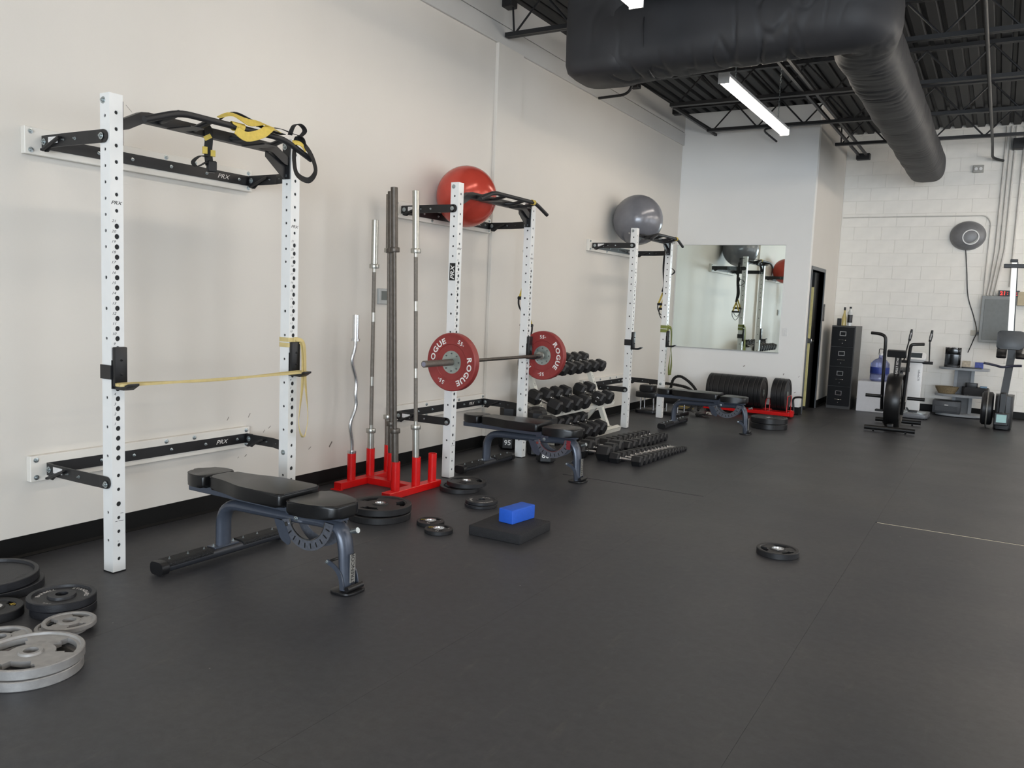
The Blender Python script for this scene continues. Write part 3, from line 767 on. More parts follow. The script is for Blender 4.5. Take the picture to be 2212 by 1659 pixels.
plate('weight_plate', 'single black rubber grip plate alone on the open floor', 'weight plate', (3.27, 4.945, 0.0), 0.122, 0.036, M_rubp, 3, 0.5, sleeve=True, **{**GR, 'hub': 0.045, 'rim': 0.018, 'slot_w': 0.5})

# ------------------------------------------------------------------ balance pad and block
bp_ = MB().prism(round_poly([(-0.183, -0.2), (0.183, -0.2), (0.183, 0.2), (-0.183, 0.2)], 0.012, 3), 0, 0.06, bev=0.006, seg=2).build('balance_pad', mat('black_foam', (34, 34, 36), 0.8, var=0.2, scale=40, bump=0.4, bscale=180))
bp_.location = (1.775, 4.335, 0); bp_.rotation_euler = (0, 0, 0.02)
tag(bp_, 'square black foam balance pad on the floor under the blue block', 'balance pad')
yb = MB().box(-0.055, 0.055, -0.118, 0.118, 0, 0.088, bev=0.006, seg=3).build('yoga_block', mat('blue_foam', (33, 92, 202), 0.6, var=0.05, scale=50, bump=0.1, bscale=300))
yb.location = (1.768, 4.425, 0.0605); yb.rotation_euler = (0, 0, -0.12)
tag(yb, 'bright blue foam block lying on the black balance pad', 'yoga block')

# ------------------------------------------------------------------ bars and the red bar holder
hd = thing('bar_holder', 'red steel vertical bar holder on the floor, with seven tubes', 'bar holder', (0, 0, 0))
zr0, zr1 = 0.0, 0.052
TX0, TX1 = 0.19, 0.667
MB().box(TX0 - 0.038, TX0 + 0.038, 4.50, 5.13, zr0, zr1, bev=0.003).build('rail', M_red, hd, smooth=0)
MB().box(TX1 - 0.038, TX1 + 0.038, 4.47, 5.09, zr0, zr1, bev=0.003).build('rail', M_red, hd, smooth=0)
MB().box(TX0 + 0.038, TX1 - 0.038, 4.79, 4.865, zr0, zr1 - 0.002, bev=0.002).build('cross_rail', M_red, hd, smooth=0)
for (x_, y_) in ((TX0, 4.49), (TX0, 5.135), (TX1, 4.455), (TX1, 5.105)):
    MB().box(x_ - 0.045, x_ + 0.045, y_ - 0.02, y_ + 0.02, 0, 0.004).build('foot_tab', M_red, hd, smooth=0)
TUBES = [(TX0, 4.646), (TX0, 4.862), (TX0, 5.076), (0.43, 4.825), (TX1, 4.576), (TX1, 4.818), (TX1, 5.019)]
for (x_, y_) in TUBES:
    MB().lathe([(0.0265, zr1), (0.032, zr1), (0.032, 0.262), (0.0265, 0.262)], 24, T(x_, y_, 0), True).build('tube', M_red, hd)
M_bar1 = mat('bare_steel', (178, 176, 168), 0.32, 0.85, var=0.08, scale=40)
M_bar2 = mat('dark_oxide_steel', (92, 86, 80), 0.42, 0.7, var=0.15, scale=30)
M_bar3 = mat('knurled_steel', (128, 122, 114), 0.45, 0.7, var=0.12, scale=60, bump=0.3, bscale=900)
def barbell(label, base, top, L, ms, mc, mk, group='barbells standing in the red holder', sl=0.415, zup=None, rs=0.025, rsh=0.0143):
    t = thing('barbell', label, 'barbell', base, 0, group)
    d = (Vector(top) - Vector(base)).normalized()
    t.rotation_euler = d.to_track_quat('Z', 'Y').to_euler()
    for z0, z1 in ((0.0, sl), (L - sl, L)):
        MB().lathe([(0.0001, z0), (rs - 0.002, z0), (rs, z0 + 0.002), (rs, z1 - 0.002), (rs - 0.002, z1), (0.0001, z1)], 22).build('sleeve', ms, t)
    for zc in (sl, L - sl - 0.032):
        MB().lathe([(rsh, zc), (0.036, zc), (0.037, zc + 0.002), (0.037, zc + 0.03), (0.036, zc + 0.032), (rsh, zc + 0.032)], 22).build('collar', mc, t)
    c = L / 2
    MB().cyl((0, 0, sl), (0, 0, L - sl), rsh - 0.0004, n=14, caps=False).build('shaft', ms, t)
    kn = MB()
    for a, b in ((sl + 0.06, c - 0.28), (c - 0.21, c + 0.21), (c + 0.28, L - sl - 0.06)): kn.cyl((0, 0, a), (0, 0, b), rsh, n=14, caps=False)
    kn.build('knurling', mk, t)
    return t
zt = 0.053
def stand(i, dx=0, dy=0): x_, y_ = TUBES[i]; return (x_, y_, zt), (x_ + dx, y_ + dy, zt + 2.0)
b_, t_ = stand(1, -0.01, 0.0); barbell('shorter bright steel barbell standing beside the curl bar', b_, t_, 1.95, M_bar1, M_bar1, M_bar3, sl=0.33)
b_, t_ = stand(2, -0.05, 0.0); barbell('steel barbell standing in the rear tube of the holder, behind the dark bars', b_, t_, 2.17, M_bar3, M_bar1, M_bar3)
b_, t_ = stand(3, -0.06, -0.01); barbell('dark barbell standing in the centre tube of the red holder', b_, t_, 2.15, M_bar2, M_bar2, M_bar2)
b_, t_ = stand(4, -0.075, 0.0); barbell('dark grey barbell in the front tube, tallest and nearest of the standing bars', b_, t_, 2.14, M_bar2, M_bar2, M_bar2)
b_, t_ = stand(5, -0.072, 0.0); barbell('bright steel barbell standing next to the empty red tube', b_, t_, 2.15, M_bar1, M_bar1, M_bar3)
# curl bar
cu = thing('curl_bar', 'short chrome zigzag curl bar standing in the red holder', 'curl bar', (TX0, 4.646, zt))
MB().cyl((0, 0, 0), (0, 0, 0.20), 0.0245, n=20).cyl((0, 0, 0.2), (0, 0, 0.217), 0.033, n=22).build('sleeve', M_chrome, cu)
MB().cyl((0.012, 0, 1.06), (0.012, 0, 1.237), 0.0245, n=20).cyl((0.012, 0, 1.043), (0.012, 0, 1.06), 0.033, n=22).build('sleeve', M_chrome, cu)
zz = [(0, 0, 0.21), (0, 0, 0.29), (-0.005, -0.028, 0.42), (0.01, 0.03, 0.56), (0.008, 0.014, 0.64), (0.005, 0.03, 0.74), (0.0, -0.03, 0.90), (0.01, 0.0, 0.99), (0.012, 0, 1.05)]
MB().tube(fillet(zz, 0.05, 5), 0.0135, 12).build('shaft', M_chrome, cu)

# loaded barbell on the middle rack: along +y
XBAR = 0.69
lb = thing('barbell', 'barbell lying loaded across the middle rack', 'barbell', (XBAR, 4.84, ZB), 0, 'barbell on the middle rack')
Lb = 2.2; lb.rotation_euler = (-PI / 2, 0, 0)
for z0, z1 in ((0.0, 0.415), (Lb - 0.415, Lb)):
    MB().lathe([(0.0001, z0), (0.023, z0), (0.025, z0 + 0.002), (0.025, z1)], 24).build('sleeve', M_bar3, lb)
MB().lathe([(0.0001, -0.001), (0.018, -0.001), (0.018, 0.001)], 18).build('end_cap', mat('blue_grey_cap', (150, 150, 168), 0.4, 0.4), lb)
for zc in (0.415, Lb - 0.447): MB().lathe([(0.014, zc), (0.036, zc), (0.037, zc + 0.003), (0.037, zc + 0.03), (0.014, zc + 0.032)], 22).build('collar', M_bar1, lb)
MB().cyl((0, 0, 0.44), (0, 0, Lb - 0.44), 0.0142, n=14, caps=False).build('shaft', M_bar2, lb)
M_rog = mat('red_bumper_rubber', (144, 54, 52), 0.42, var=0.07, scale=25, bump=0.04, bscale=200)
M_disc = mat('zinc_disc', (176, 184, 178), 0.4, 0.75, var=0.1, scale=25)
def bumper(label, y, outer_first):
    t = thing('bumper_plate', label, 'bumper plate', (XBAR, y, ZB), 0, 'red bumper plates on the barbell')
    th, R = 0.062, 0.225
    t.rotation_euler = (PI / 2, 0, 0)      # local z -> -y (towards the camera)
    pf = [(0.088, 0.008), (0.135, 0.006), (0.14, 0.002), (0.205, 0.002), (0.21, 0.0), (R - 0.006, 0.0), (R, 0.005)]
    top = [(r, th - d_) for r, d_ in pf]; bot = [(r, d_) for r, d_ in pf][::-1]
    MB().lathe(top + bot + [], 80, None, True).build('disc', M_rog, t, smooth=30)
    MB().lathe([(0.0255, 0.012), (0.0255, th - 0.012), (0.088, th - 0.009), (0.088, 0.009)], 48, None, True).build('hub_disc', M_disc, t, smooth=30)
    k = Bolts()
    for i in range(8): a = 2 * PI * i / 8; bolt(k, T(0.068 * math.cos(a), 0.068 * math.sin(a), th - 0.0095), 0.006, 8)
    k.build('rivet', mat('dark_rivet', (96, 100, 98), 0.4, 0.6), t)
    x = MB(); Mt = T(0, 0, th - 0.0015)
    off = outer_first
    for mid in (off, off + PI): arc_text(x, 'ROGUE', 0.043, 0.172, mid, Mt, False, bold=0.03, sx=1.2)
    for mid in (off - PI / 2, off + PI / 2):
        arc_text(x, '55', 0.032, 0.172, mid, Mt, False, bold=0.02); arc_text(x, 'LB', 0.010, 0.172, mid - 0.19, Mt, False)
    x.build('lettering', M_wprint, t, smooth=0)
    return t
bumper('red bumper plate with white lettering on the near end of the barbell', 5.185+0.062, math.radians(-28))
bumper('red bumper plate with white lettering on the far end of the barbell, near the dumbbells', 6.644+0.062, math.radians(2))
# ------------------------------------------------------------------ hex dumbbells
DBM = {}
M_hex = mat('hex_rubber', (27, 27, 29), 0.48, var=0.15, scale=60, bump=0.05, bscale=300)
def hexpoly(r, a0=0.0): return [(r * math.cos(a0 + PI / 3 * i), r * math.sin(a0 + PI / 3 * i)) for i in range(6)]
def dumbbell(label, loc, R, group, HL=None, gap=0.115, rot=(0, 0, 0), num=None, hexrot=0.0):
    """axis along local x, origin at the middle of the handle; R = corner radius of the hex head"""
    HL = HL or (0.026 + R * 1.35)
    t = thing('hex_dumbbell', label, 'dumbbell', loc, 0, group)
    t.rotation_euler = rot
    key = (round(R, 4), round(HL, 4), gap, hexrot)
    if key not in DBM:
        hd_ = MB().prism(hexpoly(R, hexrot), 0, HL, bev=min(R * 0.22, HL * 0.25), seg=1, M=basis((0, 0, 0), (0, 1, 0), (0, 0, 1)))
        hr = 0.0125 if R > 0.035 else 0.011
        h_ = MB().lathe([(hr * .86, -gap / 2 - 0.01), (hr * .86, -gap / 2), (hr, -gap / 4), (hr * 1.12, 0), (hr, gap / 4), (hr * .86, gap / 2), (hr * .86, gap / 2 + 0.01)], 12, basis((0, 0, 0), (0, 1, 0), (0, 0, 1)))
        c_ = MB().lathe([(hr, 0), (hr * 1.7, 0.002), (hr * 1.7, 0.008), (hr, 0.01)], 12, basis((0, 0, 0), (0, 1, 0), (0, 0, 1)))
        a = hd_.build('head', M_hex, t, smooth=20); b = h_.build('handle', M_chrome, t); c = c_.build('collar', M_chrome, t)
        a.location = (gap / 2, 0, 0)
        a2 = bpy.data.objects.new('head', a.data); COL.objects.link(a2); a2.parent = t; a2.location = (-gap / 2 - HL, 0, 0)
        c.location = (gap / 2 - 0.01, 0, 0)
        c2 = bpy.data.objects.new('collar', c.data); COL.objects.link(c2); c2.parent = t; c2.location = (-gap / 2, 0, 0)
        DBM[key] = (a.data, b.data, c.data)
    else:
        a, b, c = DBM[key]
        for nm, me, x in (('head', a, gap / 2), ('head', a, -gap / 2 - HL), ('handle', b, 0), ('collar', c, gap / 2 - 0.01), ('collar', c, -gap / 2)):
            o = bpy.data.objects.new(nm, me); COL.objects.link(o); o.parent = t; o.location = (x, 0, 0)
    if num:
        s_, M, size = num
        x = MB(); put_text(x, s_, size, M, bold=0.015); x.build('number_marking', M_wprint, t, smooth=0)
    return t
# A-frame dumbbell rack
dr = thing('dumbbell_rack', 'white three-tier dumbbell rack against the wall between two racks', 'dumbbell rack', (0, 0, 0))
M_drk = mat('cream_powder_coat', (222, 220, 210), 0.4, var=0.03, scale=20)
def legline(z): return 0.465 - (0.465 - 0.19) * z / 0.652
for y_ in (7.352, 8.75):
    lg = MB().sweep([(legline(0.0) + 0.0, y_, 0.0), (legline(0.73), y_, 0.73)], [(-0.03, -0.025), (0.03, -0.025), (0.03, 0.025), (-0.03, 0.025)], (1, 0, 0.4)).build('leg', M_drk, dr, smooth=0)
    x = MB()
    for k_, ch in enumerate('MAGNUM'):
        zz = 0.60 - k_ * 0.055
        put_text(x, ch, 0.026, basis((legline(zz) + 0.0275, y_, zz), (0, 1, 0), (-0.4, 0, 1)) @ RZ(-PI / 2), shear=0.2)
    x.build('lettering', M_print, lg, smooth=0)
    MB().sweep([(0.10, y_ - 0.0, 0.0), (legline(0.30), y_, 0.30)], [(-0.02, -0.02), (0.02, -0.02), (0.02, 0.02), (-0.02, 0.02)], (1, 0, 0)).build('brace', M_drk, dr, smooth=0)
    MB().box(0.06, 0.52, y_ - 0.032, y_ + 0.032, 0.0, 0.045, bev=0.003).build('foot', M_drk, dr, smooth=0)
    MB().box(0.515, 0.545, y_ - 0.036, y_ + 0.036, 0.0, 0.05, bev=0.004).build('foot_cap', M_blk2, dr, smooth=0)
TH = math.radians(18.0)
TIER = {'top': (0.31, 0.795), 'middle': (0.425, 0.447), 'bottom': (0.525, 0.157)}
def tier(name, R, y0, y1):
    x, z = TIER[name]
    ax = Vector((math.cos(TH), 0, -math.sin(TH))); nn = Vector((math.sin(TH), 0, math.cos(TH)))
    c = Vector((x, 0, z)) - nn * (R * 0.866 + 0.004)
    M = basis((c.x, 0, c.z), ax, (0, 1, 0))
    lip = 0.004 if name == 'top' else 0.05
    MB().box(0.07, 0.125, y0, y1, -0.005, 0.0, M=M).box(0.121, 0.125, y0, y1, -lip, 0.0, M=M).build('front_rail', M_drk, dr, smooth=0)
    MB().box(-0.125, -0.07, y0, y1, -0.005, 0.0, M=M).box(-0.125, -0.121, y0, y1, -0.03, 0.0, M=M).build('rear_rail', M_drk, dr, smooth=0)
tier('top', 0.068, 7.12, 8.78); tier('middle', 0.0785, 7.12, 8.78); tier('bottom', 0.082, 7.42, 8.78)
def shelf_row(name, R, ys, mark=None):
    x, z = TIER[name]
    for k, y_ in enumerate(ys):
        nm = None
        if mark and k == mark[0]:
            HL = 0.026 + R * 1.35
            nm = (mark[1], basis((0.0575 + HL / 2 + 0.012, -R * 0.866 - 0.0008, 0.0), (1, 0, 0), (0, 0, 1)) @ RZ(0.9), 0.045)
        dumbbell('black hex dumbbell, %s from the near end of the %s shelf%s' % (ORD[k + 1], name, ', marked 70' if nm else ''), (x, y_, z), R, 'dumbbells on the %s shelf' % name, rot=(0, TH, 0), num=nm,
                 hexrot=0.0 if not nm else 0.0)
shelf_row('top', 0.068, (7.20, 7.38, 7.585, 7.775, 7.955, 8.14, 8.34, 8.53))
shelf_row('middle', 0.0785, (7.235, 7.47, 7.69, 7.895, 8.275, 8.50), (4, '70'))
shelf_row('bottom', 0.082, (7.55, 7.74, 7.925, 8.11))
# floor rows (axis across, rows running away from the camera)
k = 0
for k, (x_, y_) in enumerate(((1.11, 6.945), (1.09, 7.135), (1.06, 7.315))):
    dumbbell('large black hex dumbbell on the floor beside the middle bench, %s from the camera' % ORD[k + 1], (x_, y_, 0.0693), 0.08, 'large dumbbells on the floor', rot=(0, 0, (0.03, -0.05, 0.08)[k]))
y_ = 7.50
for k in range(9):
    R = 0.064 - 0.0018 * k
    dumbbell('black hex dumbbell on the floor, %s from the near end of the rear floor row' % ORD[k + 1], (1.105 + 0.004 * k, y_, R * 0.866), R, 'dumbbells in the rear floor row', rot=(0, 0, random.uniform(-.05, .05)))
    y_ += R * 2 + 0.006
y_ = 6.915
for k in range(14):
    R = 0.053 - 0.0022 * k
    dumbbell('small chrome-handled hex dumbbell, %s from the near end of the front floor row' % ORD[k + 1], (1.465 + 0.006 * k, y_, R * 0.866), R, 'dumbbells in the front floor row', rot=(0, 0, random.uniform(-.04, .04)), gap=0.12)
    y_ += R * 2 + 0.005
# big dumbbells standing on end
def upright_db(label, x_, y_, R, num=None, rz=0.0):
    HL = 0.15; gap = 0.125; tot = HL * 2 + gap
    nm = None
    if num: nm = (num, basis((-gap / 2 - HL * 0.55, 0, R * 0.866 + 0.0008), (0, 1, 0), (1, 0, 0)) @ RX(0), 0.05)
    t = dumbbell(label, (x_, y_, tot / 2), R, 'heavy dumbbells standing on end', HL=HL, gap=gap, num=None)
    # local +x -> world +z ; local z -> faces the camera
    ex = Vector((0, 0, 1)); ez = Vector((math.sin(rz), -math.cos(rz), 0)); ey = ez.cross(ex)
    M = Matrix(((ex.x, ey.x, ez.x, x_), (ex.y, ey.y, ez.y, y_), (ex.z, ey.z, ez.z, tot / 2), (0, 0, 0, 1)))
    t.matrix_world = M
    if num:
        x = MB(); put_text(x, num, 0.05, basis((-gap / 2 - HL * 0.5, 0, R * 0.866 + 0.0008), tuple(M.to_3x3().inverted() @ Vector((math.cos(rz), math.sin(rz), 0))), (1, 0, 0)), bold=0.015)
        x.build('number_marking', M_wprint, t, smooth=0)
    return t
upright_db('heavy black hex dumbbell marked 95 standing on end by the wall column', 0.255, 6.835, 0.092, '95', 0.45)
upright_db('heavy black hex dumbbell marked 80 standing on end beside the middle bench', 0.857, 6.50, 0.09, '80', 0.45)
upright_db('heavy unmarked hex dumbbell standing on end behind the middle rack upright', 0.50, 6.95, 0.092, None, 0.3)
upright_db('heavy unmarked hex dumbbell standing on end just right of the middle rack upright', 0.62, 6.745, 0.09, None, 0.5)

# ------------------------------------------------------------------ red plate cart at the mirror wall
ct = thing('plate_cart', 'red low rolling cart holding a row of bumper plates by the mirror', 'plate cart', (0, 0, 0))
for y_ in (11.47, 11.77):
    MB().box(0.74, 1.93, y_ - 0.022, y_ + 0.022, 0.035, 0.085, bev=0.003).build('rail', M_red, ct, smooth=0)
for x_ in (0.76, 1.62, 1.9): MB().box(x_ - 0.02, x_ + 0.02, 11.492, 11.748, 0.04, 0.075).build('cross_member', M_red, ct, smooth=0)
DIV = (0.762, 1.60, 1.655, 1.885)
for x_ in DIV:
    MB().tube(fillet([(x_, 11.49, 0.07), (x_, 11.50, 0.24 if x_ != 1.885 else 0.30), (x_, 11.74, 0.24 if x_ != 1.885 else 0.30), (x_, 11.75, 0.07)], 0.05, 4), 0.006, 8).build('divider', M_red, ct)
MB().box(1.92, 1.965, 11.50, 11.60, 0.02, 0.11, bev=0.01).build('end_bracket', M_red, ct, smooth=0)
MB().tube(fillet([(1.955, 11.62, 0.08), (1.93, 11.62, 0.28), (2.02, 11.60, 0.30), (2.06, 11.59, 0.295)], 0.05, 5), 0.014, 10).build('pull_handle', M_black, ct)
for x_ in (0.80, 1.86):
    for y_ in (11.47, 11.77): MB().cyl((x_, y_ - 0.012, 0.02), (x_, y_ + 0.012, 0.02), 0.02, n=14).build('wheel', M_blk2, ct)
M_bump = mat('bumper_rubber', (24, 24, 26), 0.4, var=0.2, scale=30, bump=0.05, bscale=120)
def cart_plate(label, x0, th, R=0.2235):
    t = thing('bumper_plate', label, 'bumper plate', (x0, 11.62, 0.088 + R), 0, 'black bumper plates on the red cart')
    t.rotation_euler = (0, PI / 2, 0)
    pf = [(0.05, 0.006), (0.075, 0.006), (0.078, 0.009), (0.17, 0.009), (0.174, 0.004), (0.2, 0.004), (0.203, 0.0), (R - 0.006, 0), (R, 0.006)]
    MB().lathe([(r, th - d_) for r, d_ in pf] + [(r, d_) for r, d_ in pf][::-1], 56, None, True).build('disc', M_bump, t, smooth=30)
    MB().lathe([(0.0255, 0.004), (0.0255, th - 0.004), (0.05, th - 0.006), (0.05, 0.006)], 30, None, True).build('hub_disc', M_disc, t)
    return t
x_ = 0.772
for k, th in enumerate((0.045, 0.045, 0.085, 0.08, 0.06, 0.055, 0.08, 0.06, 0.06, 0.08, 0.05, 0.045)):
    for d_ in DIV:
        if x_ - 0.008 < d_ < x_ + th + 0.008: x_ = d_ + 0.009
    cart_plate('black bumper plate in the long row on the red cart, %s from the left wall' % ORD[k + 1], x_, th); x_ += th + 0.002
x_ = 1.676
for k, th in enumerate((0.075, 0.055, 0.055)):
    cart_plate('black bumper plate in the short right-hand group on the red cart, %s from left' % ORD[k + 1], x_, th); x_ += th + 0.002
for k, lab in enumerate(('lower black bumper plate lying flat on the floor before the red cart', 'upper black bumper plate lying flat on the floor before the red cart')):
    t = thing('bumper_plate', lab, 'bumper plate', (1.915, 10.39, 0.0695 * k), 0.4 * k)
    R, th = 0.222, 0.068
    pf = [(0.05, 0.006), (0.075, 0.006), (0.078, 0.009), (0.17, 0.009), (0.174, 0.004), (0.2, 0.004), (0.203, 0.0), (R - 0.006, 0), (R, 0.006)]
    MB().lathe([(r, th - d_) for r, d_ in pf] + [(r, d_) for r, d_ in pf][::-1], 64, None, True).build('disc', M_bump, t, smooth=30)
    MB().lathe([(0.0255, 0.004), (0.0255, th - 0.004), (0.05, th - 0.006), (0.05, 0.006)], 30, None, True).build('hub_disc', M_chrome, t)

# ------------------------------------------------------------------ corner clutter behind the farthest rack
def low_stand(label, x_, y_, top, w_, d_, rz):
    t = thing('low_stand', label, 'stand', (x_, y_, 0), rz, 'low stands in the corner')
    MB().prism(round_poly([(-w_ / 2, -d_ / 2), (w_ / 2, -d_ / 2), (w_ / 2, d_ / 2), (-w_ / 2, d_ / 2)], 0.03), top - 0.075, top, bev=0.012).build('top_pad', M_vinyl, t)
    MB().prism(round_poly([(-w_ / 2, -d_ / 2), (w_ / 2, -d_ / 2), (w_ / 2, d_ / 2), (-w_ / 2, d_ / 2)], 0.06), 0.0, 0.045, bev=0.01).build('base', M_blk2, t)
    for sx in (-1, 1):
        for sy in (-1, 1): MB().cyl((sx * w_ * .3, sy * d_ * .28, 0.045), (sx * w_ * .3, sy * d_ * .28, top - 0.075), 0.012, n=12).build('post', M_chrome, t)
    return t
low_stand('low black-topped stand on chrome posts in the corner, nearer the left wall', 0.235, 10.62, 0.29, 0.30, 0.34, 0.1)
low_stand('low black-topped stand on chrome posts behind the farthest rack upright', 0.60, 10.66, 0.24, 0.28, 0.34, -0.15)
bx_ = MB().prism(round_poly([(-0.10, -0.09), (0.10, -0.09), (0.10, 0.09), (-0.10, 0.09)], 0.03), 0, 0.085, bev=0.025, seg=2).build('equipment_case', M_blk2)
bx_.location = (0.22, 10.60, 0.2905); tag(bx_, 'small black moulded case lying on top of the corner stand', 'case')
M_rope = mat('black_rope', (22, 21, 20), 0.8, var=0.2, scale=60)
def rope(label, pts, r=0.019):
    P = smooth_path(pts, 14); m = MB()
    # three twisted strands
    L = [0.0]
    for a, b in zip(P[:-1], P[1:]): L.append(L[-1] + (b - a).length)
    for s_ in range(3):
        q = []
        for i, p in enumerate(P):
            t = (P[min(i + 1, len(P) - 1)] - P[max(i - 1, 0)]).normalized()
            e = Vector((0, 0, 1)) - t * t.z; e = e.normalized() if e.length > 1e-3 else Vector((1, 0, 0)); g = t.cross(e)
            a = L[i] * 2 * PI / 0.09 + s_ * 2 * PI / 3
            q.append(p + (e * math.cos(a) + g * math.sin(a)) * r * 0.52)
        m.tube(q, r * 0.62, 6)
    o = m.build('battle_rope', M_rope); o['kind'] = 'thing'
    del o['kind']
    return tag(o, label, 'rope', 'battle ropes in the corner')
rope('thick black battle rope in a tall arch between the corner stands and the mirror wall', [(0.26, 11.15, 0.02), (0.32, 11.2, 0.27), (0.36, 11.2, 0.43), (0.45, 11.2, 0.48), (0.58, 11.2, 0.42), (0.70, 11.2, 0.30), (0.76, 11.2, 0.12), (0.76, 11.15, 0.025)])
rope('thick black battle rope sagging lower across the arched one in the corner', [(0.06, 11.05, 0.36), (0.24, 11.12, 0.37), (0.47, 11.14, 0.355), (0.62, 11.14, 0.32), (0.72, 11.12, 0.22), (0.70, 11.0, 0.06), (0.55, 10.95, 0.02)])
def strap_heap(label, c, m, seed, n=9, r=0.13, wdt=0.02):
    rnd = random.Random(seed); pts = []
    for i in range(n):
        a = i * 2.1 + rnd.uniform(-.5, .5); q = rnd.uniform(.3, 1) * r
        pts.append((c[0] + q * math.cos(a), c[1] + q * math.sin(a), 0.006 + rnd.uniform(0, 0.05)))
    P = smooth_path(pts, 6)
    return tag(MB().sweep(P, [(-wdt, -0.0015), (wdt, -0.0015), (wdt, 0.0015), (-wdt, 0.0015)], [Vector((0.1, 0.2, 1))] * len(P)).build('strap', m), label, 'strap')
strap_heap('loose yellow strap lying in the corner behind the far bench', (0.52, 11.3), M_yel, 3)
strap_heap('loose black straps lying in the corner under the far bench', (0.92, 10.72), M_blkweb, 5)
sl_ = strap_heap('tangle of white cord on the floor behind the far bench', (0.98, 10.95), mat('white_cord', (220, 218, 205), 0.6), 9, 8, 0.07, 0.006)
# ------------------------------------------------------------------ mirror, switch, thermostat, door
mr = thing('wall_mirror', 'large frameless-looking mirror on the back wall reflecting the far rack', 'mirror', (0, 0, 0))
def mirror_mat():
    m = bpy.data.materials.new('mirror_glass'); m.use_nodes = True
    b = m.node_tree.nodes['Principled BSDF']; b.inputs['Base Color'].default_value = (0.80, 0.87, 0.83, 1); b.inputs['Metallic'].default_value = 1; b.inputs['Roughness'].default_value = 0.015
    n = m.node_tree.nodes.new('ShaderNodeTexNoise'); n.inputs['Scale'].default_value = 1.5
    r = m.node_tree.nodes.new('ShaderNodeMapRange'); r.inputs[3].default_value = 0.008; r.inputs[4].default_value = 0.03
    m.node_tree.links.new(n.outputs[0], r.inputs[0]); m.node_tree.links.new(r.outputs[0], b.inputs['Roughness'])
    return m
YM = YB - 0.012
MB().box(0.02, 1.602, YM, YB - 0.004, 0.868, 2.38).build('glass', mirror_mat(), mr, smooth=0)
M_alu = mat('aluminium_channel', (196, 198, 198), 0.3, 0.9)
MB().box(0.015, 1.607, YM - 0.006, YB, 0.856, 0.868).build('bottom_channel', M_alu, mr, smooth=0)
MB().box(0.015, 1.607, YM - 0.003, YB, 2.38, 2.386).build('top_channel', M_alu, mr, smooth=0)
sw = thing('light_switch', 'white light switch on the back wall right of the mirror', 'light switch', (1.672, YB, 1.165))
MB().box(-0.037, 0.037, -0.006, 0, -0.058, 0.058, bev=0.002).build('cover_plate', M_white, sw, smooth=0)
MB().box(-0.016, 0.016, -0.011, -0.006, -0.033, 0.033, bev=0.002).build('rocker', M_white, sw, smooth=0)
th_ = thing('thermostat', 'grey thermostat with dark screen on the left wall behind the bars', 'thermostat', (0, 5.185, 1.434))
MB().box(0, 0.024, -0.068, 0.068, -0.062, 0.062, bev=0.004).build('case', mat('thermostat_grey', (176, 178, 176), 0.4), th_, smooth=0)
MB().box(0.024, 0.0255, -0.04, 0.04, -0.03, 0.042).build('screen', mat('lcd_grey', (92, 98, 94), 0.3), th_, smooth=0)
# scuffs on the left wall
sc = random.Random(4); m = MB()
d1 = MB().box(XC - 0.145, XC + 0.012, DY0 - 0.05, DY0, 0, DZ + 0.05).box(XC - 0.145, XC + 0.012, DY1, DY1 + 0.05, 0, DZ + 0.05).box(XC - 0.145, XC + 0.012, DY0, DY1, DZ, DZ + 0.05)
fr_ = struct(d1.build('door_1', mat('door_frame_grey', (88, 92, 96), 0.4, var=0.05), smooth=0))
M_door = mat('black_door', (16, 16, 17), 0.4)
ds = MB().box(XC - 0.115, XC - 0.07, 12.83, DY1 - 0.005, 0.012, DZ - 0.01).build('door_slab', M_door, fr_, smooth=0)
MB().box(XC - 0.115, XC - 0.07, 12.822, 12.8295, 0.05, 1.83).build('edge_strip', mat('cream_edge', (226, 214, 150), 0.4), fr_, smooth=0)
MB().box(XC - 0.112, XC - 0.045, 12.79, 12.822, 1.0, 1.07, bev=0.004).cyl((XC - 0.09, 12.81, 1.035), (XC - 0.02, 12.81, 1.035), 0.011, n=10).build('latch', M_chrome, fr_)
sg = thing('door_sign', 'small black vertical sign on the wall beside the door', 'sign', (XC, 13.33, 1.46))
MB().box(0.0, 0.01, -0.045, 0.045, -0.13, 0.13, bev=0.003).build('panel', M_black, sg, smooth=0)
MB().box(0.01, 0.0106, -0.03, 0.03, -0.09, 0.09).build('face', mat('sign_grey', (70, 72, 72), 0.3), sg, smooth=0)
def wall_marks(name, spots, parent, M0):
    for (u, v, a, l, wd) in spots:
        o = MB().box(-l / 2, l / 2, -wd / 2, wd / 2, 0, 0.0004, M=M0 @ T(u, v, 0) @ RZ(a)).build(name, M_mark, parent, smooth=0)
rn = random.Random(11)
sp = [(3.62 + rn.uniform(0, 0.75), 0.32 + rn.uniform(0, 0.28), rn.uniform(0.2, 1.0), rn.uniform(0.012, 0.035), rn.uniform(0.002, 0.006)) for _ in range(9)] + [(4.62, 0.30, 0.9, 0.05, 0.012), (4.4, 0.30, 0.6, 0.03, 0.005), (2.95, 2.42, -0.7, 0.05, 0.002)]
wall_marks('scuff', sp, wl, PX(0.0003, 0, 0))
sp = [(rn.uniform(1.55, 1.92), rn.uniform(0.25, 0.62), rn.uniform(0, 3), rn.uniform(0.008, 0.03), rn.uniform(0.003, 0.008)) for _ in range(14)] + [(1.13, 0.64, 0.5, 0.03, 0.012), (1.12, 0.48, 1.5, 0.02, 0.01)]
wall_marks('scuff', sp, wb, NY(0, YB - 0.0003, 0))

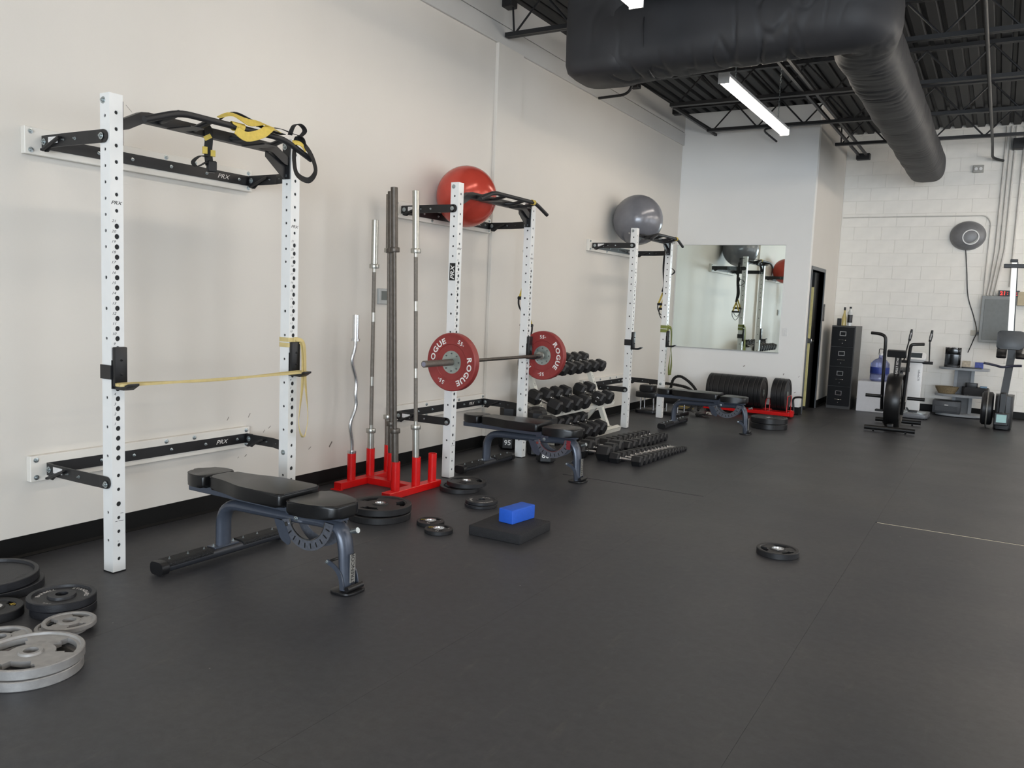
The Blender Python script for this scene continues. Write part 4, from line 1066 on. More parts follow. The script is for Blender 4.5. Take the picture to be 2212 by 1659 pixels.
# ------------------------------------------------------------------ filing cabinet and what stands on it
fc = thing('filing_cabinet', 'black four-drawer filing cabinet in the corner by the door', 'filing cabinet', (2.07, 13.37, 0))
M_cab = mat('black_cabinet', (15, 16, 19), 0.3, var=0.15, scale=6, spec=0.3)
M_cabs = mat('cabinet_side_grey', (74, 74, 74), 0.4, var=0.08, scale=4, spec=0.3)
CW, CD, CH = 0.345, 0.66, 1.275
MB().box(0, CW, 0.02, CD, 0.0, CH, bev=0.003).build('body', M_cabs, fc, smooth=0)
for k in range(4):
    z0 = 0.05 + k * 0.303; z1 = z0 + 0.293
    d_ = MB().box(0.012, CW - 0.012, -0.004, 0.02, z0, z1, bev=0.004).build('drawer', M_cab, fc, smooth=0)
    x = MB()
    for a in ((0.125, 0.215, 0.222, 0.230), (0.125, 0.215, 0.162, 0.170)): x.box(a[0], a[1], -0.010, -0.003, z0 + a[2], z0 + a[3])
    x.box(0.125, 0.133, -0.010, -0.003, z0 + 0.17, z0 + 0.222).box(0.207, 0.215, -0.010, -0.003, z0 + 0.17, z0 + 0.222)
    x.build('label_holder', M_chrome, d_, smooth=0)
    h_ = MB().tube(fillet([(0.115, -0.004, z0 + 0.098), (0.125, -0.032, z0 + 0.1), (0.215, -0.032, z0 + 0.1), (0.225, -0.004, z0 + 0.098)], 0.015, 3), 0.006, 8).build('handle', M_chrome, d_)
    MB().cyl((0.17, -0.007, z0 + 0.05), (0.17, -0.003, z0 + 0.05), 0.006, n=10).build('lock', M_chrome, d_)
b1 = thing('bottle', 'pale yellow glass bottle with dark cap on the filing cabinet', 'bottle', (2.20, 13.62, CH + 0.0))
M_yg = mat('yellow_liquid', (205, 186, 120), 0.2, var=0.05)
MB().lathe([(0.0005, 0), (0.034, 0.002), (0.035, 0.12), (0.016, 0.19), (0.014, 0.235)], 18).build('glass', M_yg, b1)
MB().cyl((0, 0, 0.235), (0, 0, 0.285), 0.016, n=14).build('cap', M_blk2, b1)
b2 = thing('bottle', 'clear plastic bottle with a dark printed label on the filing cabinet', 'bottle', (2.285, 13.60, CH))
M_cl = mat('clear_plastic', (206, 208, 206), 0.12, var=0.03)
MB().lathe([(0.0005, 0), (0.036, 0.002), (0.037, 0.20), (0.018, 0.245), (0.014, 0.265)], 18).build('body', M_cl, b2)
MB().lathe([(0.0375, 0.05), (0.038, 0.052), (0.038, 0.17), (0.0375, 0.172)], 18).build('label_band', mat('label_dark', (44, 42, 44), 0.4, var=0.6, scale=40), b2)
MB().cyl((0, 0, 0.265), (0, 0, 0.295), 0.017, n=14).build('cap', M_blk2, b2)
b3 = MB().box(-0.03, 0.03, -0.02, 0.02, 0, 0.11, bev=0.004).build('small_box', M_black); b3.location = (2.125, 13.66, CH); tag(b3, 'small black box left of the bottles on the filing cabinet', 'box')

# white low cabinet with the water bottle
wbx = MB().box(0, 0.46, 0, 0.5, 0, 0.458, bev=0.003).build('white_box', mat('white_laminate', (226, 228, 234), 0.4, var=0.02)); wbx.location = (2.505, 13.38, 0)
tag(wbx, 'plain white low box under the blue water bottle', 'box')
wt = thing('water_bottle', 'large translucent blue water-cooler bottle standing on the white box', 'water bottle', (2.77, 13.60, 0.4585))
M_water = mat('blue_polycarbonate', (168, 178, 226), 0.1, var=0.06, scale=6, trans=0.75)
MB().lathe([(0.0005, 0), (0.11, 0.003), (0.132, 0.02), (0.135, 0.09), (0.13, 0.1), (0.135, 0.11), (0.135, 0.2), (0.13, 0.21), (0.135, 0.22), (0.132, 0.27), (0.085, 0.325), (0.04, 0.345), (0.029, 0.36), (0.028, 0.40)], 36).build('body', M_water, wt)
MB().lathe([(0.1362, 0.12), (0.1366, 0.125), (0.1366, 0.21), (0.1362, 0.215)], 36).build('label_band', mat('blue_label', (52, 70, 150), 0.35, var=0.3, scale=9), wt)
MB().cyl((0, 0, 0.395), (0, 0, 0.425), 0.031, n=18).build('cap', M_white, wt)
MB().tube(fillet([(-0.028, 0, 0.41), (-0.03, 0, 0.49), (0.03, 0, 0.49), (0.028, 0, 0.41)], 0.015, 3), 0.006, 8).build('carry_loop', M_blk2, wt)

# ------------------------------------------------------------------ air bike (fan wheel towards the camera)
ab = thing('air_bike', 'black air bike with round fan cage and tall handles, before the white box', 'exercise bike', (3.21, 11.5, 0), 0.0)
M_bk = mat('bike_black', (20, 20, 21), 0.35, var=0.1)
def sbar(y_, w_):
    b = MB().cyl((-w_, y_, 0.045), (w_, y_, 0.045), 0.03, n=14).build('stabilizer', M_bk, ab)
    for s in (-1, 1): MB().cyl((s * w_ * 0.6, y_ - 0.0, 0.02), (s * w_ * 0.6 + s * 0.02, y_, 0.02), 0.02, n=12).build('leveling_foot', M_blk2, b)
sbar(-0.33, 0.29); sbar(0.66, 0.28)
MB().box(-0.035, 0.035, -0.33, 0.66, 0.05, 0.11, bev=0.01).build('main_beam', M_bk, ab)
# fan: wheel in the plane x=0, axis along x
cxz = (-0.02, 0.38)
MB().lathe([(0.02, -0.085), (0.27, -0.075), (0.315, -0.05), (0.325, 0.0), (0.315, 0.05), (0.27, 0.075), (0.02, 0.085)], 40, basis((0, cxz[0], cxz[1]), (0, 1, 0), (0, 0, 1))).build('fan_cage', mat('smoked_cage', (30, 29, 28), 0.25, var=0.5, scale=25, coat=0.3), ab, smooth=50)
MB().tube([(0, cxz[0] + 0.335 * math.cos(a * PI / 24), cxz[1] + 0.335 * math.sin(a * PI / 24)) for a in range(-12, 37)], 0.016, 8, sx=5.5).build('cage_rim', M_bk, ab)
mp_ = MB().sweep([(0, -0.05, 0.66), (0, 0.02, 0.97)], [(-0.035, -0.04), (0.035, -0.04), (0.035, 0.04), (-0.035, 0.04)], (0, 1, 0)).build('mast', M_bk, ab, smooth=0)
x = MB(); put_text(x, 'ASSAULT FITNESS', 0.026, basis((0.0, -0.062, 0.82), (0, 0.22, 1), (-1, 0, 0)), bold=0.01); x.build('lettering', M_wprint, mp_, smooth=0)
MB().box(-0.11, 0.11, -0.04, 0.02, 0.96, 1.05, bev=0.008, M=T(0, 0, 0) @ RX(0.2)).build('console', M_bk, ab)
for s in (-1, 1):
    x0 = 0.145 * s
    tb = [(x0, 0.05, 0.22), (x0, -0.03, 0.45), (x0 + 0.03 * s, -0.12, 1.02), (x0 + 0.05 * s, -0.12, 1.13), (x0 + 0.02 * s + 0.1 * s, -0.02, 1.2), (x0 + 0.02 * s + 0.155 * s, 0.08, 1.2)]
    if s < 0: tb = [(-0.15, 0.05, 0.25), (-0.15, -0.06, 0.6), (-0.15, -0.12, 1.10), (-0.155, -0.12, 1.19), (-0.22, -0.11, 1.22), (-0.33, -0.08, 1.225)]
    else: tb = [(0.09, 0.05, 0.2), (0.105, -0.02, 0.45), (0.135, -0.10, 1.05), (0.145, -0.11, 1.105), (0.2, -0.10, 1.11), (0.285, -0.06, 1.115)]
    h_ = MB().tube(fillet(tb, 0.07, 5), 0.02, 10).build('moving_handle', M_bk, ab)
    MB().cyl((x0, -0.02, 0.42), (x0 + 0.2 * s, -0.02, 0.42), 0.022, n=12).build('foot_peg', M_bk, ab)
    pc = MB().tube([(0.12 * s, 0.3, 0.27), (0.14 * s, 0.3 + 0.12 * s, 0.22)], 0.012, 8).build('crank_arm', M_zinc, ab)
    MB().box(0.14 * s - 0.0 if s > 0 else -0.24, 0.24 if s > 0 else -0.14, 0.26 + 0.12 * s, 0.34 + 0.12 * s, 0.205, 0.232, bev=0.005).build('pedal', M_blk2, ab)
MB().cyl((0, 0.42, 0.1), (0, 0.50, 0.72), 0.028, n=12).build('seat_post', M_bk, ab)
MB().prism(round_poly([(-0.02, -0.14), (0.02, -0.14), (0.10, 0.06), (0.09, 0.12), (-0.09, 0.12), (-0.10, 0.06)], 0.03), 0.72, 0.78, bev=0.02, M=T(0, 0.5, 0)).build('saddle', M_vinyl, ab)
# toe cage on the floor in front
# ------------------------------------------------------------------ body-composition scale
bs = thing('body_scale', 'white body scale on a tall column with two grey hand grips', 'scale', (3.27, 13.35, 0))
M_ib = mat('white_appliance', (226, 226, 226), 0.35, var=0.02)
MB().prism(round_poly([(-0.24, -0.36), (0.24, -0.36), (0.24, 0.2), (-0.24, 0.2)], 0.05), 0.012, 0.07, bev=0.012).build('base', mat('scale_base', (104, 106, 110), 0.35), bs)
for s in (-1, 1):
    for yy in (-0.3, 0.15): MB().cyl((s * 0.2, yy, 0), (s * 0.2, yy, 0.014), 0.02, n=10).build('foot', M_blk2, bs)
    MB().prism(round_poly([(s * 0.12 - 0.08, -0.3), (s * 0.12 + 0.08, -0.3), (s * 0.12 + 0.08, 0.0), (s * 0.12 - 0.08, 0.0)], 0.06), 0.07, 0.076).build('foot_electrode', M_zinc, bs)
col_ = MB().box(-0.095, 0.095, 0.08, 0.19, 0.07, 0.80, bev=0.02, seg=3).build('column', M_ib, bs)
x = MB(); put_text(x, 'InBody270', 0.035, basis((0.045, 0.0795, 0.6), (0, 0, -1), (1, 0, 0)) , bold=0.01)
x.build('lettering', mat('grey_print', (60, 62, 66), 0.5), col_, smooth=0)
hd2 = MB().prism(round_poly([(-0.13, 0), (0.13, 0), (0.13, 0.16), (-0.13, 0.16)], 0.05), 0, 0.05, bev=0.012, M=T(0, 0.02, 0.80) @ RX(0.75)).build('control_head', M_ib, bs)
MB().box(-0.075, 0.075, 0.035, 0.13, 0.0503, 0.053, M=T(0, 0.02, 0.80) @ RX(0.75)).build('screen', mat('screen_grey', (70, 76, 80), 0.2), hd2, smooth=0)
MB().cyl((-0.2, 0.1, 0.79), (0.22, 0.1, 0.79), 0.022, n=12).build('shoulder_bar', M_blk2, bs)
for s, xt in ((-1, -0.115), (1, 0.155)):
    g_ = MB().tube([(s * 0.17, 0.1, 0.79), (s * 0.17 + (xt - s * 0.17) * .6, 0.09, 1.0), (xt, 0.08, 1.12)], 0.009, 8).tube([(xt, 0.08, 1.1), (xt + 0.012, 0.08, 1.18), (xt + 0.02, 0.08, 1.27)], [0.018, 0.023, 0.014], 10).build('hand_grip', M_blk2, bs)
    MB().tube([(xt + 0.004, 0.062, 1.13), (xt + 0.016, 0.06, 1.22)], 0.01, 8).build('grip_electrode', M_chrome, g_)
# ------------------------------------------------------------------ rolling shelf with appliances
sh = thing('tiered_stand', 'grey three-tier stand by the far wall carrying coffee maker and printer', 'stand', (3.88, 13.95, 0))
M_sh = mat('silver_grey_laminate', (142, 146, 150), 0.4, var=0.05)
def oval(w_, d_, n=36): return [(w_ * math.copysign(abs(math.cos(2 * PI * i / n)) ** 0.7, math.cos(2 * PI * i / n)), d_ * math.copysign(abs(math.sin(2 * PI * i / n)) ** 0.7, math.sin(2 * PI * i / n))) for i in range(n)]
for z_, w_ in ((0.70, 0.335), (0.30, 0.36), (0.012, 0.33)):
    MB().prism(oval(w_, 0.22), z_, z_ + 0.032, bev=0.006).build('shelf', M_sh, sh)
for xx in (-0.10, 0.12):
    MB().box(xx - 0.022, xx + 0.022, 0.05, 0.09, 0.04, 0.70).build('post', M_sh, sh, smooth=0)
MB().box(-0.08, 0.10, 0.075, 0.085, 0.04, 0.70).build('back_panel', mat('grey_panel', (112, 114, 116), 0.5), sh, smooth=0)
cm = thing('coffee_maker', 'black single-serve coffee maker on the top tier of the grey stand', 'coffee maker', (3.72, 13.93, 0.7325))
MB().prism(round_poly([(-0.105, -0.14), (0.105, -0.14), (0.105, 0.14), (-0.105, 0.14)], 0.05), 0.0, 0.03, bev=0.008).build('base', M_blk2, cm)
MB().prism(round_poly([(-0.105, 0.0), (0.105, 0.0), (0.105, 0.14), (-0.105, 0.14)], 0.04), 0.03, 0.27, bev=0.02).box(-0.10, -0.06, -0.1, 0.02, 0.03, 0.2).build('tower', mat('gloss_black', (14, 14, 15), 0.15), cm)
MB().prism(round_poly([(-0.105, -0.13), (0.105, -0.13), (0.105, 0.13), (-0.105, 0.13)], 0.05), 0.19, 0.29, bev=0.025).build('brew_head', mat('gloss_black', (14, 14, 15), 0.15), cm)
MB().tube(fillet([(-0.05, -0.12, 0.275), (-0.045, -0.135, 0.29), (0.045, -0.135, 0.29), (0.05, -0.12, 0.275)], 0.02, 4), 0.009, 8).build('lid_handle', M_chrome, cm)
tb_ = MB().box(-0.055, 0.055, -0.04, 0.04, 0, 0.10, bev=0.004).build('tea_box', mat('tan_carton', (188, 176, 156), 0.6, var=0.25, scale=30)); tb_.location = (3.905, 13.93, 0.7325); tag(tb_, 'tan carton beside the coffee maker on the top tier', 'carton')
bb_ = MB().box(-0.055, 0.055, -0.04, 0.04, 0, 0.09, bev=0.004).build('snack_box', mat('blue_carton', (70, 84, 160), 0.5, var=0.3, scale=30)); bb_.location = (4.07, 13.95, 0.7325); tag(bb_, 'blue carton near the right end of the top tier', 'carton')
ty = MB().prism(round_poly([(-0.13, -0.05), (0.13, -0.05), (0.13, 0.05), (-0.13, 0.05)], 0.02), 0, 0.016, bev=0.004).build('tray', M_blk2); ty.location = (3.98, 13.83, 0.7325); tag(ty, 'small flat black tray at the front of the top tier', 'tray')
bk = thing('basket', 'brown shallow woven basket on the middle tier of the grey stand', 'basket', (3.68, 13.90, 0.3325))
MB().lathe([(0.001, 0.0), (0.11, 0.002), (0.15, 0.07), (0.16, 0.105), (0.152, 0.105), (0.142, 0.07), (0.1, 0.012), (0.001, 0.01)], 40, Matrix.Diagonal((1, 0.8, 1, 1))).build('bowl', mat('brown_wicker', (126, 110, 82), 0.7, var=0.3, scale=80, bump=0.5, bscale=140), bk)
bg_ = thing('black_bag', 'black bag with a smaller device on top on the middle tier', 'bag', (4.05, 13.92, 0.3325))
MB().prism(round_poly([(-0.17, -0.11), (0.17, -0.11), (0.17, 0.11), (-0.17, 0.11)], 0.04), 0, 0.12, bev=0.03, seg=3).build('body', mat('bag_black', (22, 22, 24), 0.6, bump=0.3, bscale=20), bg_)
MB().prism(round_poly([(-0.08, -0.06), (0.08, -0.06), (0.08, 0.06), (-0.08, 0.06)], 0.02), 0.118, 0.18, bev=0.015, M=T(-0.05, 0, 0)).build('device', M_blk2, bg_)
MB().box(0.06, 0.15, -0.05, 0.04, 0.119, 0.145, bev=0.005).build('blue_case', mat('pale_blue', (120, 150, 176), 0.4), bg_)
pn = thing('printer', 'dark grey desktop printer on the bottom tier of the grey stand', 'printer', (3.70, 13.90, 0.0445))
MB().box(-0.185, 0.185, -0.15, 0.15, 0, 0.185, bev=0.01, seg=2).build('body', mat('printer_grey', (62, 64, 68), 0.45), pn)
MB().box(-0.15, 0.15, -0.156, -0.15, 0.03, 0.11, bev=0.002).build('paper_drawer', mat('printer_dark', (46, 47, 50), 0.45), pn, smooth=0)
MB().box(-0.025, 0.025, -0.1575, -0.156, 0.12, 0.13).build('badge', M_wprint, pn, smooth=0)
# ------------------------------------------------------------------ rowing machine stored upright
rw = thing('rowing_machine', 'black rowing machine stored upright with a silver rail before the breaker panel', 'rowing machine', (4.36, 12.95, 0))
M_rw = mat('rower_black', (30, 31, 33), 0.4, var=0.1)
M_rail = mat('brushed_rail', (206, 200, 190), 0.32, 0.7, var=0.12, scale=6, stretch=(1, 1, 0.2))
# flywheel housing near the floor
MB().lathe([(0.02, -0.075), (0.20, -0.07), (0.225, -0.05), (0.225, 0.05), (0.20, 0.07), (0.02, 0.075)], 40, basis((-0.13, -0.10, 0.26), (0, 1, 0), (0, 0, 1))).build('flywheel_cage', M_rw, rw, smooth=40)
MB().tube([(-0.13, -0.10 + 0.231 * math.cos(a * PI / 20), 0.26 + 0.231 * math.sin(a * PI / 20)) for a in range(0, 40)], 0.012, 6, closed=True, sx=3).build('cage_band', mat('grey_band', (128, 128, 124), 0.4, 0.3), rw)
MB().prism(round_poly([(-0.10, -0.28), (0.10, -0.28), (0.12, 0.12), (-0.10, 0.12)], 0.03), 0.02, 0.46, bev=0.02, M=T(0.06, -0.06, 0)).build('drive_housing', M_rw, rw)
mo = MB().box(-0.085, 0.085, -0.03, 0.03, -0.085, 0.085, bev=0.01, M=T(0.045, -0.36, 0.155)).build('monitor', M_blk2, rw)
MB().box(-0.058, 0.058, -0.0315, -0.03, -0.045, 0.06, M=T(0.045, -0.36, 0.155)).build('screen', mat('lcd_pale', (150, 188, 186), 0.3, emit=(150, 188, 186), es=0.15), mo, smooth=0)
MB().box(0.005, 0.085, -0.36, -0.26, 0.2, 0.5, bev=0.01).build('monitor_arm', M_rw, rw)
MB().sweep([(0.05, -0.02, 0.42), (0.09, 0.05, 0.95), (0.085, 0.05, 1.22)], [(-0.045, -0.04), (0.045, -0.04), (0.045, 0.04), (-0.045, 0.04)], (0, 1, 0)).build('front_leg_frame', M_rw, rw, smooth=0)
for s in (-1, 1): MB().prism(round_poly([(-0.06, -0.11), (0.06, -0.11), (0.06, 0.11), (-0.06, 0.11)], 0.02), 0, 0.03, bev=0.006, M=T(0.085 + 0.11 * s, -0.02, 1.0) @ RX(0.5)).build('footrest', M_blk2, rw)
MB().tube(smooth_path([(-0.22, -0.12, 0.87), (-0.1, -0.1, 0.85), (0.0, -0.12, 0.83), (0.1, -0.1, 0.85), (0.22, -0.12, 0.86)], 4), 0.016, 10).build('pull_handle', mat('blue_black_grip', (42, 44, 62), 0.5), rw)
MB().sweep([(0.06, 0.08, 1.2), (0.02, 0.10, 2.24)], [(-0.032, -0.03), (0.032, -0.03), (0.032, 0.03), (-0.032, 0.03)], (0, 1, 0)).build('rail', M_rail, rw, smooth=0)
MB().sweep([(0.098, 0.09, 1.2), (0.056, 0.11, 2.24)], [(-0.008, -0.028), (0.008, -0.028), (0.008, 0.028), (-0.008, 0.028)], (0, 1, 0)).build('rail_edge', M_rw, rw, smooth=0)
MB().prism(round_poly([(-0.16, -0.125), (0.16, -0.125), (0.16, 0.125), (-0.16, 0.125)], 0.05), -0.025, 0.03, bev=0.015, M=basis((0.065, -0.02, 1.19), (1, 0, 0), (0, 0.15, 1))).build('seat', mat('seat_grey', (72, 76, 80), 0.4), rw)
ft_ = MB().box(-0.10, 0.40, 0.06, 0.12, 2.16, 2.215, bev=0.006).build('rear_foot', M_rw, rw)
MB().box(-0.03, 0.06, 0.05, 0.13, 2.235, 2.275, bev=0.006).build('rail_cap', M_rw, rw)
ch_ = MB().prism(round_poly([(-0.08, -0.03), (0.06, -0.05), (0.07, 0.06), (-0.05, 0.07)], 0.03), 0, 0.12, bev=0.03).build('cloth_bag', mat('pale_cloth', (196, 190, 180), 0.8)); ch_.location = (4.62, 12.98, 1.0)
ch_.rotation_euler = (0.1, 0.2, 0.3); ch_.parent = rw; ch_.location = (0.26, 0.0, 0.98)
# ------------------------------------------------------------------ far wall fittings
YW = YF - 0.006
ep = thing('breaker_panel', 'grey metal electrical breaker panel on the far wall behind the rower rail', 'breaker panel', (4.02, YW, 1.12))
M_pn = mat('panel_grey', (138, 142, 142), 0.45, var=0.04)
MB().box(0, 0.40, -0.10, 0, 0, 0.69, bev=0.003).build('cabinet', M_pn, ep, smooth=0)
MB().box(0.04, 0.36, -0.106, -0.10, 0.04, 0.64, bev=0.002).build('door', mat('panel_grey_dark', (116, 120, 119), 0.45), ep, smooth=0)
ck = thing('gym_timer', 'black wall timer with red digits on top of the breaker panel', 'timer', (4.22, YW - 0.06, 1.845))
MB().box(0, 0.27, -0.03, 0.02, -0.034, 0.05, bev=0.003).build('case', M_blk2, ck, smooth=0)
x = MB(); put_text(x, '21', 0.055, NY(0.055, -0.0306, 0.008), bold=0.01); put_text(x, ':', 0.035, NY(0.12, -0.0306, 0.008)); put_text(x, '12', 0.055, NY(0.21, -0.0306, 0.008), bold=0.01)
x.build('digits', mat('red_led', (255, 40, 30), 0.4, emit=(255, 38, 26), es=4), ck, smooth=0)
fn = thing('wall_dome', 'grey round dome on the far wall with a white ring at its centre', 'wall unit', (3.752, YW, 2.70))
MB().lathe([(0.242, 0), (0.24, 0.03), (0.21, 0.075), (0.15, 0.11), (0.11, 0.125), (0.0005, 0.125)], 48, basis((0, 0, 0), (1, 0, 0), (0, 0, 1)) @ Matrix.Diagonal((1, 0.9, 1, 1))).build('shell', mat('dome_grey', (120, 120, 122), 0.35), fn)
MB().lathe([(0.098, 0), (0.112, 0.004), (0.112, 0.03), (0.098, 0.03)], 40, basis((0.045, -0.10, -0.03), (1, 0, 0), (0, 0, 1)), True).build('ring', M_white, fn)
MB().lathe([(0.0005, 0.012), (0.098, 0.012), (0.098, 0.0)], 40, basis((0.045, -0.103, -0.03), (1, 0, 0), (0, 0, 1))).build('lens', mat('frosted_lens', (176, 178, 172), 0.2, var=0.15, scale=20), fn)
cb = MB().tube(smooth_path([(3.74, YW - 0.01, 2.50), (3.78, YW - 0.008, 2.2), (3.83, YW - 0.008, 1.8), (3.93, YW - 0.008, 1.5), (3.99, YW - 0.065, 1.28), (3.96, YW - 0.05, 1.15), (3.90, YW - 0.02, 0.95)], 6), 0.007, 7).build('power_cable', M_blk2)
tag(cb, 'thin black power cable hanging from the grey dome down the far wall', 'cable')
ot = thing('outlet', 'pale wall outlet with plugs left of the breaker panel', 'outlet', (3.965, YW, 1.25))
MB().box(-0.055, 0.055, -0.012, 0, -0.04, 0.04, bev=0.003).build('cover_plate', mat('ivory_plastic', (196, 190, 176), 0.5), ot, smooth=0)
MB().box(0.02, 0.052, -0.045, -0.012, -0.02, 0.02, bev=0.004).build('plug', M_blk2, ot, smooth=0)
M_cond = mat('painted_conduit', (206, 203, 197), 0.5)
def conduit(label, pts, r=0.012, m=None):
    return tag(MB().tube(fillet(pts, 0.06, 4), r, 10).build('conduit', m or M_cond), label, 'conduit', 'wall conduits')
conduit('thin painted conduit running level across the far wall to a bend', [(1.96, YW - 0.012, 2.995), (3.97, YW - 0.012, 2.998), (4.04, YW - 0.012, 2.9), (4.03, YW - 0.012, 2.0), (4.04, YW - 0.03, 1.815)], 0.009)
for k, (xt, xm) in enumerate(((4.13, 4.12), (4.19, 4.16), (4.25, 4.21), (4.36, 4.37))):
    conduit('vertical painted conduit above the breaker panel, %s from its left edge' % ORD[k + 1], [(xt, YW - 0.018, 4.28), (xt, YW - 0.018, 2.5), (xm - 0.02, YW - 0.018, 2.0), (xm - 0.04, YW - 0.04, 1.815)] if k < 3 else [(xt, YW - 0.018, 4.28), (xt, YW - 0.018, 1.95)], 0.014)
jb = MB().box(4.47, 4.75, YW - 0.09, YW, 1.68, 1.88, bev=0.004).build('junction_box', mat('beige_box', (186, 172, 142), 0.5)); tag(jb, 'beige metal box at the right edge of the far wall', 'junction box')
el = thing('emergency_light', 'small square grey fixture high on the far wall', 'light fixture', (3.81, YW, 3.68))
MB().box(-0.07, 0.07, -0.05, 0, -0.055, 0.055, bev=0.006).build('case', mat('fixture_grey', (168, 166, 160), 0.5), el, smooth=0)
for s in (-1, 1): MB().cyl((s * 0.03, -0.05, 0), (s * 0.03, -0.062, 0), 0.022, n=14).build('lamp_head', M_white, el)
# ------------------------------------------------------------------ strip lights
M_tube = mat('lit_diffuser', (255, 250, 242), 0.4, emit=(255, 243, 228), es=LAMP_E)
M_lamp = mat('lamp_housing', (225, 225, 222), 0.4)
def lamp(label, x, y0, L=2.44, z=3.54):
    t = thing('strip_light', label, 'strip light', (x, y0, z), 0, 'suspended strip lights')
    MB().box(-0.05, 0.05, 0, L, 0.012, 0.05, bev=0.006).box(-0.052, 0.052, -0.012, 0.0, -0.042, 0.054).box(-0.052, 0.052, L, L + 0.012, -0.042, 0.054).build('housing', M_lamp, t, smooth=0)
    MB().sweep([(0, 0.001, 0), (0, L - 0.001, 0)], round_poly([(-0.045, -0.038), (0.045, -0.038), (0.045, 0.014), (-0.045, 0.014)], 0.015), (0, 0, 1)).build('diffuser', M_tube, t)
    for yy in (0.35, L - 0.35):
        ch = MB(); k = 0; zz = 0.055
        while zz < ZC - z - 0.02:
            a = 0 if k % 2 else PI / 2
            e = Vector((math.cos(a), math.sin(a), 0)) * 0.007
            ch.tube([Vector((0, yy, zz)) + e, Vector((0, yy, zz + 0.022)) + e * 0.9, Vector((0, yy, zz + 0.03)), Vector((0, yy, zz + 0.022)) - e * 0.9, Vector((0, yy, zz)) - e, Vector((0, yy, zz - 0.008))], 0.0022, 4, closed=True)
            zz += 0.028; k += 1
        ch.build('chain', M_zinc, t)
    return t
L1 = lamp('lit strip light hanging below the duct, fully in view', 1.927, 7.622)
def dup(label, x, y): return clone(L1, label, (x, y, 3.54))
dup('lit strip light whose end shows above the black duct', 1.927, 3.07)
dup('lit strip light in the left row, out of frame behind the camera', 1.927, -1.2)
for x_, nm, yy_ in ((5.0, 'second', (-1.2, 3.2, 7.2, 10.9)), (6.9, 'third', (6.4, 9.1, 11.75)), (8.8, 'fourth', (-1.2, 3.2, 7.62, 11.4))):  # unseen rows; the third is added to brighten the back walls
    for k, y_ in enumerate(yy_):
        dup('strip light out of frame, %s from the front in the %s row' % (ORD[k + 1], nm), x_, y_)
# ------------------------------------------------------------------ roof joists, bridging, pipes
M_steel = mat('black_steel_paint', (27, 27, 29), 0.5, var=0.1)
ZB0, ZT0 = 3.93, 4.255
def joist(label, y_, x0, x1, xb0):
    t = thing('roof_joist', label, 'roof joist', (0, y_, 0), 0, 'black open-web roof joists')
    MB().box(x0, x1, -0.035, -0.004, ZT0, ZT0 + 0.04).box(x0, x1, 0.004, 0.035, ZT0, ZT0 + 0.04).build('top_chord', M_steel, t, smooth=0)
    MB().box(xb0, x1, -0.035, -0.004, ZB0 - 0.02, ZB0 + 0.02).box(xb0, x1, 0.004, 0.035, ZB0 - 0.02, ZB0 + 0.02).build('bottom_chord', M_steel, t, smooth=0)
    MB().box(x0, x0 + 0.12, -0.06, 0.06, ZT0 - 0.075, ZT0 + 0.0, bev=0.006).build('bearing_seat', M_steel, t, smooth=0)
    step = 0.305; x = xb0 + 0.08; k = 0
    pts = [(x0 + 0.1, 0, ZT0)]
    while x < x1 - 0.1:
        pts.append((x, 0, ZB0 if k % 2 == 0 else ZT0)); x += step; k += 1
    for a, b in zip(pts[:-1], pts[1:]):
        MB().cyl(a, b, 0.0105, n=6).build('web', M_steel, t)
    return t
names = ['tenth', 'ninth', 'eighth', 'seventh', 'sixth', 'fifth', 'fourth', 'third', 'second']
ys = [13.05, 11.50, 9.95, 8.40, 6.85, 5.30, 3.75]
joist('black open-web roof joist nearest the far block wall', ys[0], XC, XR, 1.97)
joist('black open-web roof joist with white wall showing through, just before the mirror wall', ys[1], 0.0, XR, 0.53)
joist('black open-web roof joist third from the far wall, behind the lit strip light', ys[2], 0.0, XR, 0.55)
joist('black open-web roof joist fourth from the far wall, crossing above the strip light', ys[3], 0.0, XR, 0.5)
joist('black open-web roof joist whose chord end shows left of the duct riser', ys[4], 0.0, XR, 0.05)
joist('black open-web roof joist just above the top edge of the picture', ys[5], 0.0, XR, 0.4)
def bridging(label, pts):
    m = MB()
    for p, q in pts: m.sweep([p, q], [(-0.016, -0.016), (0.016, -0.016), (0.016, 0.016), (-0.016, 0.016)], (0, 0, 1))
    return m
for k, (x_, z_, y0, y1) in enumerate(((2.14, 3.955, 3.75, 14.2), (2.25, 3.955, 3.75, 14.2), (0.5, 3.965, 10.2, 12.0), (4.55, 3.955, 3.75, 13.1))):
    o = bridging('', [((x_, y0, z_), (x_, y1, z_))]).build('bridging_bar', M_steel, smooth=0)
    tag(o, ('left one of the paired black bridging bars running to the far wall', 'right one of the paired black bridging bars running to the far wall', 'short black bridging bar near the corner of the mirror wall', 'black bridging bar along the ceiling on the right side')[k], 'bridging bar')
o = MB().box(2.10, 2.30, 14.15, YF - 0.006, 3.89, 3.985, bev=0.006).build('wall_bracket', M_steel, smooth=0); tag(o, 'black bracket on the far wall carrying the paired bars', 'bracket')
def pipe(label, pts, r): return tag(MB().tube(fillet(pts, 0.12, 6), r, 10).build('pipe', M_steel), label, 'pipe')
pipe('black bent pipe poking from the left wall beneath the ceiling', [(0.03, 8.97, 3.84), (0.42, 8.97, 3.85), (0.46, 8.97, 4.05), (0.30, 9.3, 4.28)], 0.016)
pipe('short black bent pipe under the joist near the mirror wall corner', [(1.45, 11.46, 3.90), (1.30, 11.46, 3.88), (1.42, 11.8, 3.78)], 0.013)
pipe('black conduit hanging along the ceiling toward the far wall', [(3.98, 4.5, 3.88), (3.98, 13.4, 3.88), (3.98, 14.05, 3.80), (4.12, 14.2, 3.78)], 0.018)
